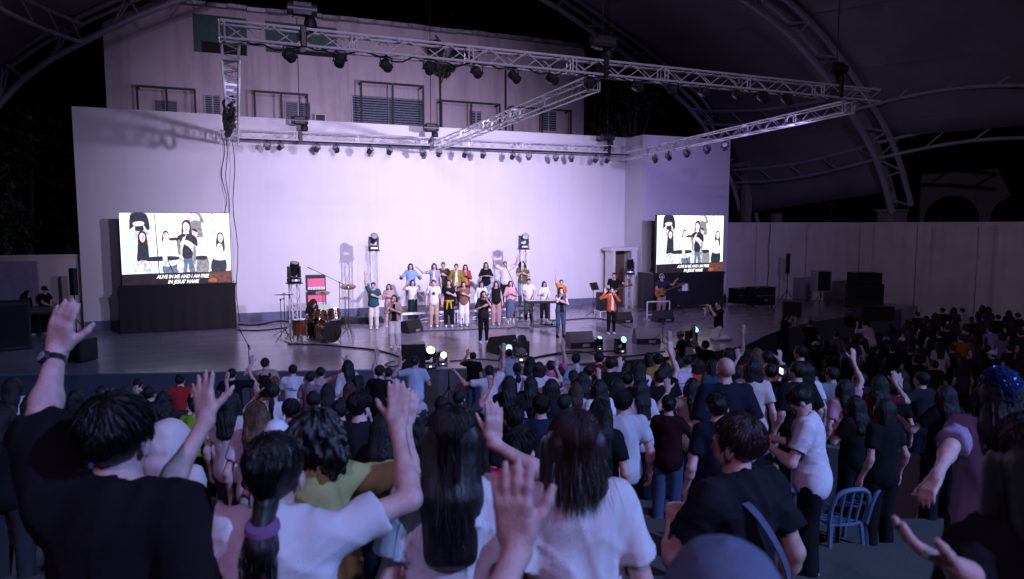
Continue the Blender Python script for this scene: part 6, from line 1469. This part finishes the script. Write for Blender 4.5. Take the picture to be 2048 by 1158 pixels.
for i, (px, py) in enumerate(((1835, 624), (1852, 632), (1870, 626), (1885, 616), (1908, 615), (1943, 634), (1965, 611), (1977, 614), (1996, 630), (2018, 621), (2036, 626), (1815, 640), (1862, 645), (1895, 650), (1910, 640), (1935, 655), (1960, 640), (2026, 645), (2042, 660), (1820, 660), (1880, 662), (1760, 700), (1740, 708), (1905, 690), (1955, 700), (2020, 690), (2040, 705), (1775, 715), (1832, 712), (1690, 715), (1870, 722), (1925, 715))):
    hs = ('short', 'mid', 'bob', 'short', 'long')[i % 5]
    aud(clip_words("dim "+{'short': 'short', 'mid': 'loose', 'bob': 'bob', 'long': 'long'}[hs]+" haired listener beside the "+beside(px, py)) if i >= 11 else ords[i]+" dark head from the stage end in the row along the curved wall", px, py, None, hs, (BLK, NAVY, (.03, .03, .035), (.05, .04, .07))[i % 4], group=DIM)
FILL = "listeners packed between the rows"
for i, (px, py, d) in enumerate(((1130, 790, 7.0), (1165, 745, 10), (1255, 745, 9.4), (1385, 758, 8.4), (1475, 735, 9.4), (1665, 735, 9.0), (1690, 760, 7.6), (1720, 745, 8.6), (1760, 752, 8.0), (430, 800, 7.2), (300, 790, 10), (240, 790, 10), (205, 800, 9), (60, 800, 7.6), (150, 790, 9.4), (1120, 735, 11), (1255, 728, 11.4), (1845, 745, 8.6), (1800, 740, 9), (1425, 720, 11), (1320, 740, 10.2), (1235, 760, 8.4))):
    hs = ('short', 'mid', 'short', 'long', 'bob')[i % 5]
    cn, cc_ = (("black", BLK),)[0] if px < 600 else (("black", BLK), ("charcoal", (.02, .02, .026)), ("white", (.62, .60, .66)), ("navy", NAVY), ("maroon", (.07, .012, .018)), ("grey", (.22, .22, .26)), ("black", BLK), ("teal", (.02, .07, .09)), ("pink", (.46, .24, .30)), ("tan", (.34, .25, .20)))[(i*3) % 10]
    aud(clip_words({'short': 'short', 'mid': 'loose', 'bob': 'bob', 'long': 'long'}[hs]+" haired listener in "+cn+" next to the "+beside(px, py)), px, py, d*1.05, hs, cc_, poses=(("down", "down"), ("down", "half"), ("down", "down"), ("bent", "down"), ("clap", "clap"), ("down", "down"), ("down", "up"))[i % 7], group=FILL)
aud("person in a pale tee at the left edge of the crowd", 24, 757, 8.6, hair='mid', topc=(.55, .52, .60)); aud("dark haired person behind the raised wrist at the left edge", 6, 812, 5.6, hair='mid')
t, f = aud("person in black with a backpack stretching out a forearm", 1893, 772, 7.4, hair='mid', poses=("offer", "down")); V, Q = field_mesh([(.03, [Ell((0, -.2, 1.2), v3(.14, .08, .2))])], .016); o = link("backpack", np_mesh("backpack", V, Q), t); o.material_slots[0].link = 'OBJECT'; o.material_slots[0].material = cloth((.03, .03, .035))
aud("person in black seated high at the middle right", 1770, 800, 6.6, hair='bob'); aud("person with folded arms and dark sleeves at the middle right", 1712, 796, 7.3, hair='mid', poses=("chest", "chest")); aud("person in a dark skirt on the right steps", 1790, 768, 8.0, hair='bun', bottom='skirt', botc=(.12, .11, .16))
# video camera on a tripod
p = atd(1572, 745, 8.6); fz = floor_z(p.x*AISLE.x+p.y*AISLE.y); q = thing("video_camera", "video camera on a tripod among the audience", "video camera", (p.x, p.y, fz), -YAW); hh = p.z-fz
MB().box((0, 0, hh), (.12, .34, .14), None, .02).build("camera_body", M_BLACK, q); MB().cyl((0, .17, hh), (0, .32, hh), .05, n=12).build("lens", M_BLACK, q, True); MB().box((-.1, -.1, hh+.04), (.01, .1, .07)).build("flip_screen", emit("small_display", (.85, .85, .9), 1.6), q)
for k in range(3): a = k*2.094+.5; MB().cyl((0, 0, hh-.12), (.4*math.cos(a), .4*math.sin(a), 0), .016, n=6).build("tripod_leg", M_BLACKM, q)
MB().cyl((0, 0, hh-.2), (0, 0, hh-.07), .03, n=8).build("tripod_head", M_BLACKM, q)
# ------------------------------------------------------------------ chairs and benches at the right
M_CH = mat("blue_plastic", (.09, .16, .26), .4, 0, .1, 6, .05, 80)
def chair(label, px, py, d, rz):
    p = atd(px, py, d); fz = floor_z(p.x*AISLE.x+p.y*AISLE.y); t = thing("plastic_chair", label, "chair", (p.x, p.y, fz), rz, "blue plastic chairs on the steps"); t.scale = (.8, .8, .85)
    MB().prism([(x, y, .42) for x, y in cc([(-.2, -.2), (.2, -.2), (.22, .1), (.2, .22), (-.2, .22), (-.22, .1)], 3)], (0, 0, .025)).build("seat", M_CH, t, True)
    for sx in (-1, 1):
        for sy in (-1, 1): MB().cyl((sx*.19, sy*.19, .43), (sx*.23, sy*.24, 0), .030, .022, 6).build("leg", M_CH, t, True)
    fr = [(-.22, -.2, .43), (-.23, -.25, .65), (-.17, -.29, .80), (0, -.31, .84), (.17, -.29, .80), (.23, -.25, .65), (.22, -.2, .43)]; MB().tube(smooth_path(fr, 4), .026, 7).build("back_frame", M_CH, t, True)
    for x in (-.11, 0, .11): MB().tube([(x*.9, -.215, .44), (x, -.25, .6), (x, -.30, .82)], .018, 6).build("back_slat", M_CH, t, True)
    for sx in (-1, 1): MB().tube(smooth_path([(sx*.23, -.25, .65), (sx*.26, -.05, .64), (sx*.25, .14, .62), (sx*.21, .2, .44)], 4), .02, 6).build("armrest", M_CH, t, True)
chair("blue plastic chair in the clear beside the curved bench", 1716, 975, 6.4, -YAW+.7); chair("blue plastic chair half hidden behind the photographer", 1672, 975, 6.3, -YAW+.2); chair("blue plastic chair left of the photographer", 1566, 960, 6.3, -YAW-.4)
m_bench = weathered("bench_concrete", (.13, .12, .12), (.06, .06, .06), .5)
def bench(label, lat0, lat1, d, h, bow):
    P = []
    for i in range(15):
        f = i/14; q = AISLE*(d+bow*(1-(2*f-1)**2))+ACROSS*(lat0+(lat1-lat0)*f); P.append(Vector((q.x, q.y, 0)))
    fz = floor_z(d); t = thing("curved_bench", label, "bench", (0, 0, 0)); mb = MB(); ribbon(mb, P, fz, fz+h, .12); mb.build("backrest", m_bench, t); mb = MB(); ribbon(mb, [q-AISLE*.0 for q in P], fz+.0, fz+.42, -.45); mb.build("seat", m_bench, t)
bench("curved concrete bench behind the blue chairs", 3.2, 6.6, 7.6, .78, -.5); bench("curved concrete bench further down the right steps", 4.2, 8.6, 9.6, .72, -.5)
# ------------------------------------------------------------------ people close to the camera
FWD = np.array([AISLE.x, AISLE.y, 0]); RGT = np.array([ACROSS.x, ACROSS.y, 0])
def near(label, px, py, d, turn=0.0, left=None, right=None, strand=2600, fine=.008, vox=.011, sstyle=None, **kw):
    """left/right: (wrist px, py, dist, tip px, py, dist, palm normal in (right, forward, up), elbow pole, hand pose)"""
    loc, h = place(px, py, d, True); rz = -YAW*1.0+turn; STOOD.append(loc); k = h/1.70; Mi = Matrix.Rotation(-rz, 3, 'Z'); L = Vector(loc); arms = []
    def toL(p): return np.array((Mi @ (Vector(p)-L))/k)
    def toD(v): q = RGT*v[0]+FWD*v[1]+np.array((0, 0, v[2])); return np.array(Mi @ Vector(q))
    for a in (left, right):
        if a is None or isinstance(a, str): arms.append(None); continue
        w, tip = toL(atd(*a[0:3])), toL(atd(*a[3:6])); arms.append((w, toD(a[7]), tip-w, toD(a[6]), a[8]))
    poses = tuple(a if isinstance(a, str) else "down" for a in (left, right))
    kw.setdefault('amp', .0085); kw.setdefault('nails', [i for i, a in enumerate(arms) if a is not None])
    return person(label, loc, rz, h=h, poses=poses, arms=arms if any(x is not None for x in arms) else None, strand=strand, fine=fine, vox=vox, fat=1.0, group=AUD, sstyle=sstyle, seed=px*.013, **kw)
t, f = near("man in a black tee raising a hand with a wrist watch", 226, 800, 1.86, .0, left=(112, 697, 2.22, 132, 590, 2.2, (.1, 1, .0), (-.2, -.6, -.2), ((5, 9, 6), 2, 36)), g='m', wide=.98, top='big', topc=(.010, .010, .012), hair='short', skin=2, head=(0, .05), ease=.028)
W, E = f.wr[0], f.el[0]; ax = nrm(W-E); c = W-ax*.03; Mw = Matrix.Translation(c) @ Vector(ax).to_track_quat('Z', 'Y').to_matrix().to_4x4(); wt = MB().lathe([(.029, -.011), (.034, -.011), (.034, .011), (.029, .011)], 20, Mw).build("wrist_watch", M_BLACK, t, True)
bk = nrm(np.array(Matrix.Rotation(-(-YAW+.05), 3, 'Z') @ Vector(-FWD-RGT*.1))); bk = nrm(bk-ax*np.dot(bk, ax)); Md = Matrix.Translation(c+bk*.034) @ Vector(bk).to_track_quat('Z', 'Y').to_matrix().to_4x4(); MB().lathe([(.0, .009), (.017, .009), (.021, .006), (.022, -.004)], 20, Md).build("watch_case", M_BLACKM, wt, True); MB().lathe([(0, .0105), (.0155, .0105), (.0155, .009)], 18, Md).build("watch_face", mat("watch_dial", (.35, .38, .5), .25, .3, .5, 220, .2, 200), wt)
for a in range(12): MB().box(Md @ Vector((.0125*math.cos(a*.5236), .0125*math.sin(a*.5236), .011)), (.002, .002, .001)).build("hour_mark", mat("print_white", (.7, .7, .7)), wt)
t, f = near("woman in a white tee with a ponytail and both arms raised", 545, 876, 2.0, .0, left=(412, 842, 2.15, 405, 762, 2.2, (.1, 1, .15), (-1, -.3, -.6), "wide"), right=(795, 858, 2.2, 798, 776, 2.25, (-.1, 1, .1), (1, -.3, -.6), "open"), topc=WHITE, hair='lowpony', skin=0, wide=1.05, ease=.022)
bk = v3(0, -1, 0); MB().lathe([(.024, -.020), (.044, -.015), (.050, 0), (.044, .015), (.024, .020)], 14, Matrix.Translation(f.hc+v3(0, -.112, -.112)) @ Matrix.Rotation(.35, 4, 'X')).build("scrunchie", cloth((.22, .12, .25)), t, True); strap(t, [(-.02, -.16, 1.30), (-.06, -.18, 1.12), (-.1, -.18, .95)], .03, .006, mat("tan_leather", (.20, .10, .05), .5))
t, f = near("woman with long straight black hair in a white tee", 905, 820, 2.25, .0, left="down", right="down", topc=(.66, .67, .70), hair='long', top='tee', wide=.95, strand=4200, ease=.024)
t, f = near("person with a dark red brown bob in a white tee", 1150, 829, 2.2, .05, left="down", right="down", topc=WHITE, hair='bob', hairc=(.022, .012, .012), top='tee', wide=1.02, strand=3600, ease=.022)
t, f = near("person with curly black hair in a yellow green tee", 634, 829, 3.05, .0, right=(812, 852, 3.1, 830, 782, 3.12, (-.2, 1, .1), (1, -.3, -.6), "flat"), topc=(.38, .40, .16), hair='curly', top='big', wide=1.05, strand=2400, fine=.008, vox=.011)
t, f = near("person in a pale hood with the back of the head to the camera", 336, 850, 3.7, -.15, left="down", right="down", hair=None, hat='hood', hatc=(.62, .52, .50), top='long', topc=(.62, .52, .50), strand=0, fine=.010, vox=.011)
t, f = near("person in a black jersey raising a slender hand", 926, 852, 2.85, .0, right=(986, 886, 2.6, 990, 786, 2.6, (-.25, 1, .1), (1, -.3, -.6), ((6, 8, 6), 5, 30)), topc=BLK, hair='mid', strand=0, fine=.0075, vox=.012)
t, f = near("short person right below the camera holding up a near hand", 1060, 1290, .74, .0, left=(1048, 1058, 1.24, 1030, 868, 1.22, (.25, 1, .0), (-1, -.4, -.8), ((8, 14, 10), 8, 34)), topc=(.3, .3, .34), hair='mid', strand=0, fine=.005, vox=.011, skin=2)
t, f = near("man in a black tee with a grey strap across the back", 1480, 838, 2.65, .45, left="hold", right="down", g='m', topc=(.014, .014, .018), hair='short', hairc=(.03, .014, .018), wide=.98, head=(.35, .05), skin=1, ease=.02); strap(t, [(-.10, -.02, 1.45), (-.04, -.15, 1.36), (.08, -.178, 1.16), (.19, -.10, .98), (.21, .02, .9)], .026, .006, cloth((.10, .12, .20)), "bag_strap")
t, f = near("photographer in a white shirt looking down at a camera", 1632, 776, 5.5, 1.1, left="hold", right="hold", g='m', topc=(.58, .57, .62), hair='short', strand=1200, fine=.009, vox=.011, head=(0, .7), botc=BLK, amp=.006, lean=.15)
bpy.context.view_layer.update(); M = t.matrix_basis; c = M @ Vector((f.wr[0]+f.wr[1])/2+v3(0, .09, .02)); q = thing("camera", "black camera in the hands of the photographer in the white shirt", "camera", tuple(c), -YAW+1.1); MB().box((0, 0, 0), (.15, .08, .10), None, .015).build("camera_body", M_BLACK, q); MB().cyl((0, .04, 0), (0, .14, 0), .04, n=14).build("lens", M_BLACK, q, True); MB().box((0, 0, .065), (.06, .06, .04), None, .01).build("viewfinder", M_BLACK, q)
t, f = near("person in a dark blue beanie right under the camera", 1452, 1118, .95, .0, left="down", right="down", hair='mid', hat='beanie', hatc=(.13, .17, .25), topc=BLK, strand=0, fine=.009, vox=.011)
t, f = near("woman in a blue sequin hat with a rolled white sleeve", 2000, 744, 3.1, -.75, left=(1832, 1035, 2.75, 1800, 1090, 2.7, (.5, .2, -1), (-.4, -.6, .2), "relax"), right="down", hair='mid', hat='beanie', hatc=(.006, .012, .05), top='roll', topc=(.27, .22, .32), strand=0, fine=.008, vox=.011, head=(.5, 0))
sq = MB(); rg = random.Random(3)
for k in range(150):
    a, b = rg.uniform(0, 6.28), rg.uniform(.05, 1.4); n = Vector((math.sin(b)*math.cos(a), math.sin(b)*math.sin(a), math.cos(b))); p = f.H((n.x*.094, -.014+n.y*.112, .035+n.z*.105)); sq.box(p, (.007, .007, .002), Vector(f.HQ @ np.array(n)).to_track_quat('Z', 'Y').to_matrix())
so = sq.build("sequins", mat("sequin_blue", (.05, .10, .34), .3, .6, .3, 50, 0), [c for c in t.children if c.name.startswith("beanie")][0]); so["kind"] = "stuff"
t, f = near("person in black at the right edge bringing both hands forward", 2078, 842, 1.5, .1, left=(1935, 1150, 1.32, 1800, 1075, 1.36, (.3, .2, 1), (-.6, -.4, -.8), ((14, 16, 10), 7, 45)), right="down", hair='long', topc=BLK, strand=1500, fine=.0062, vox=.011)
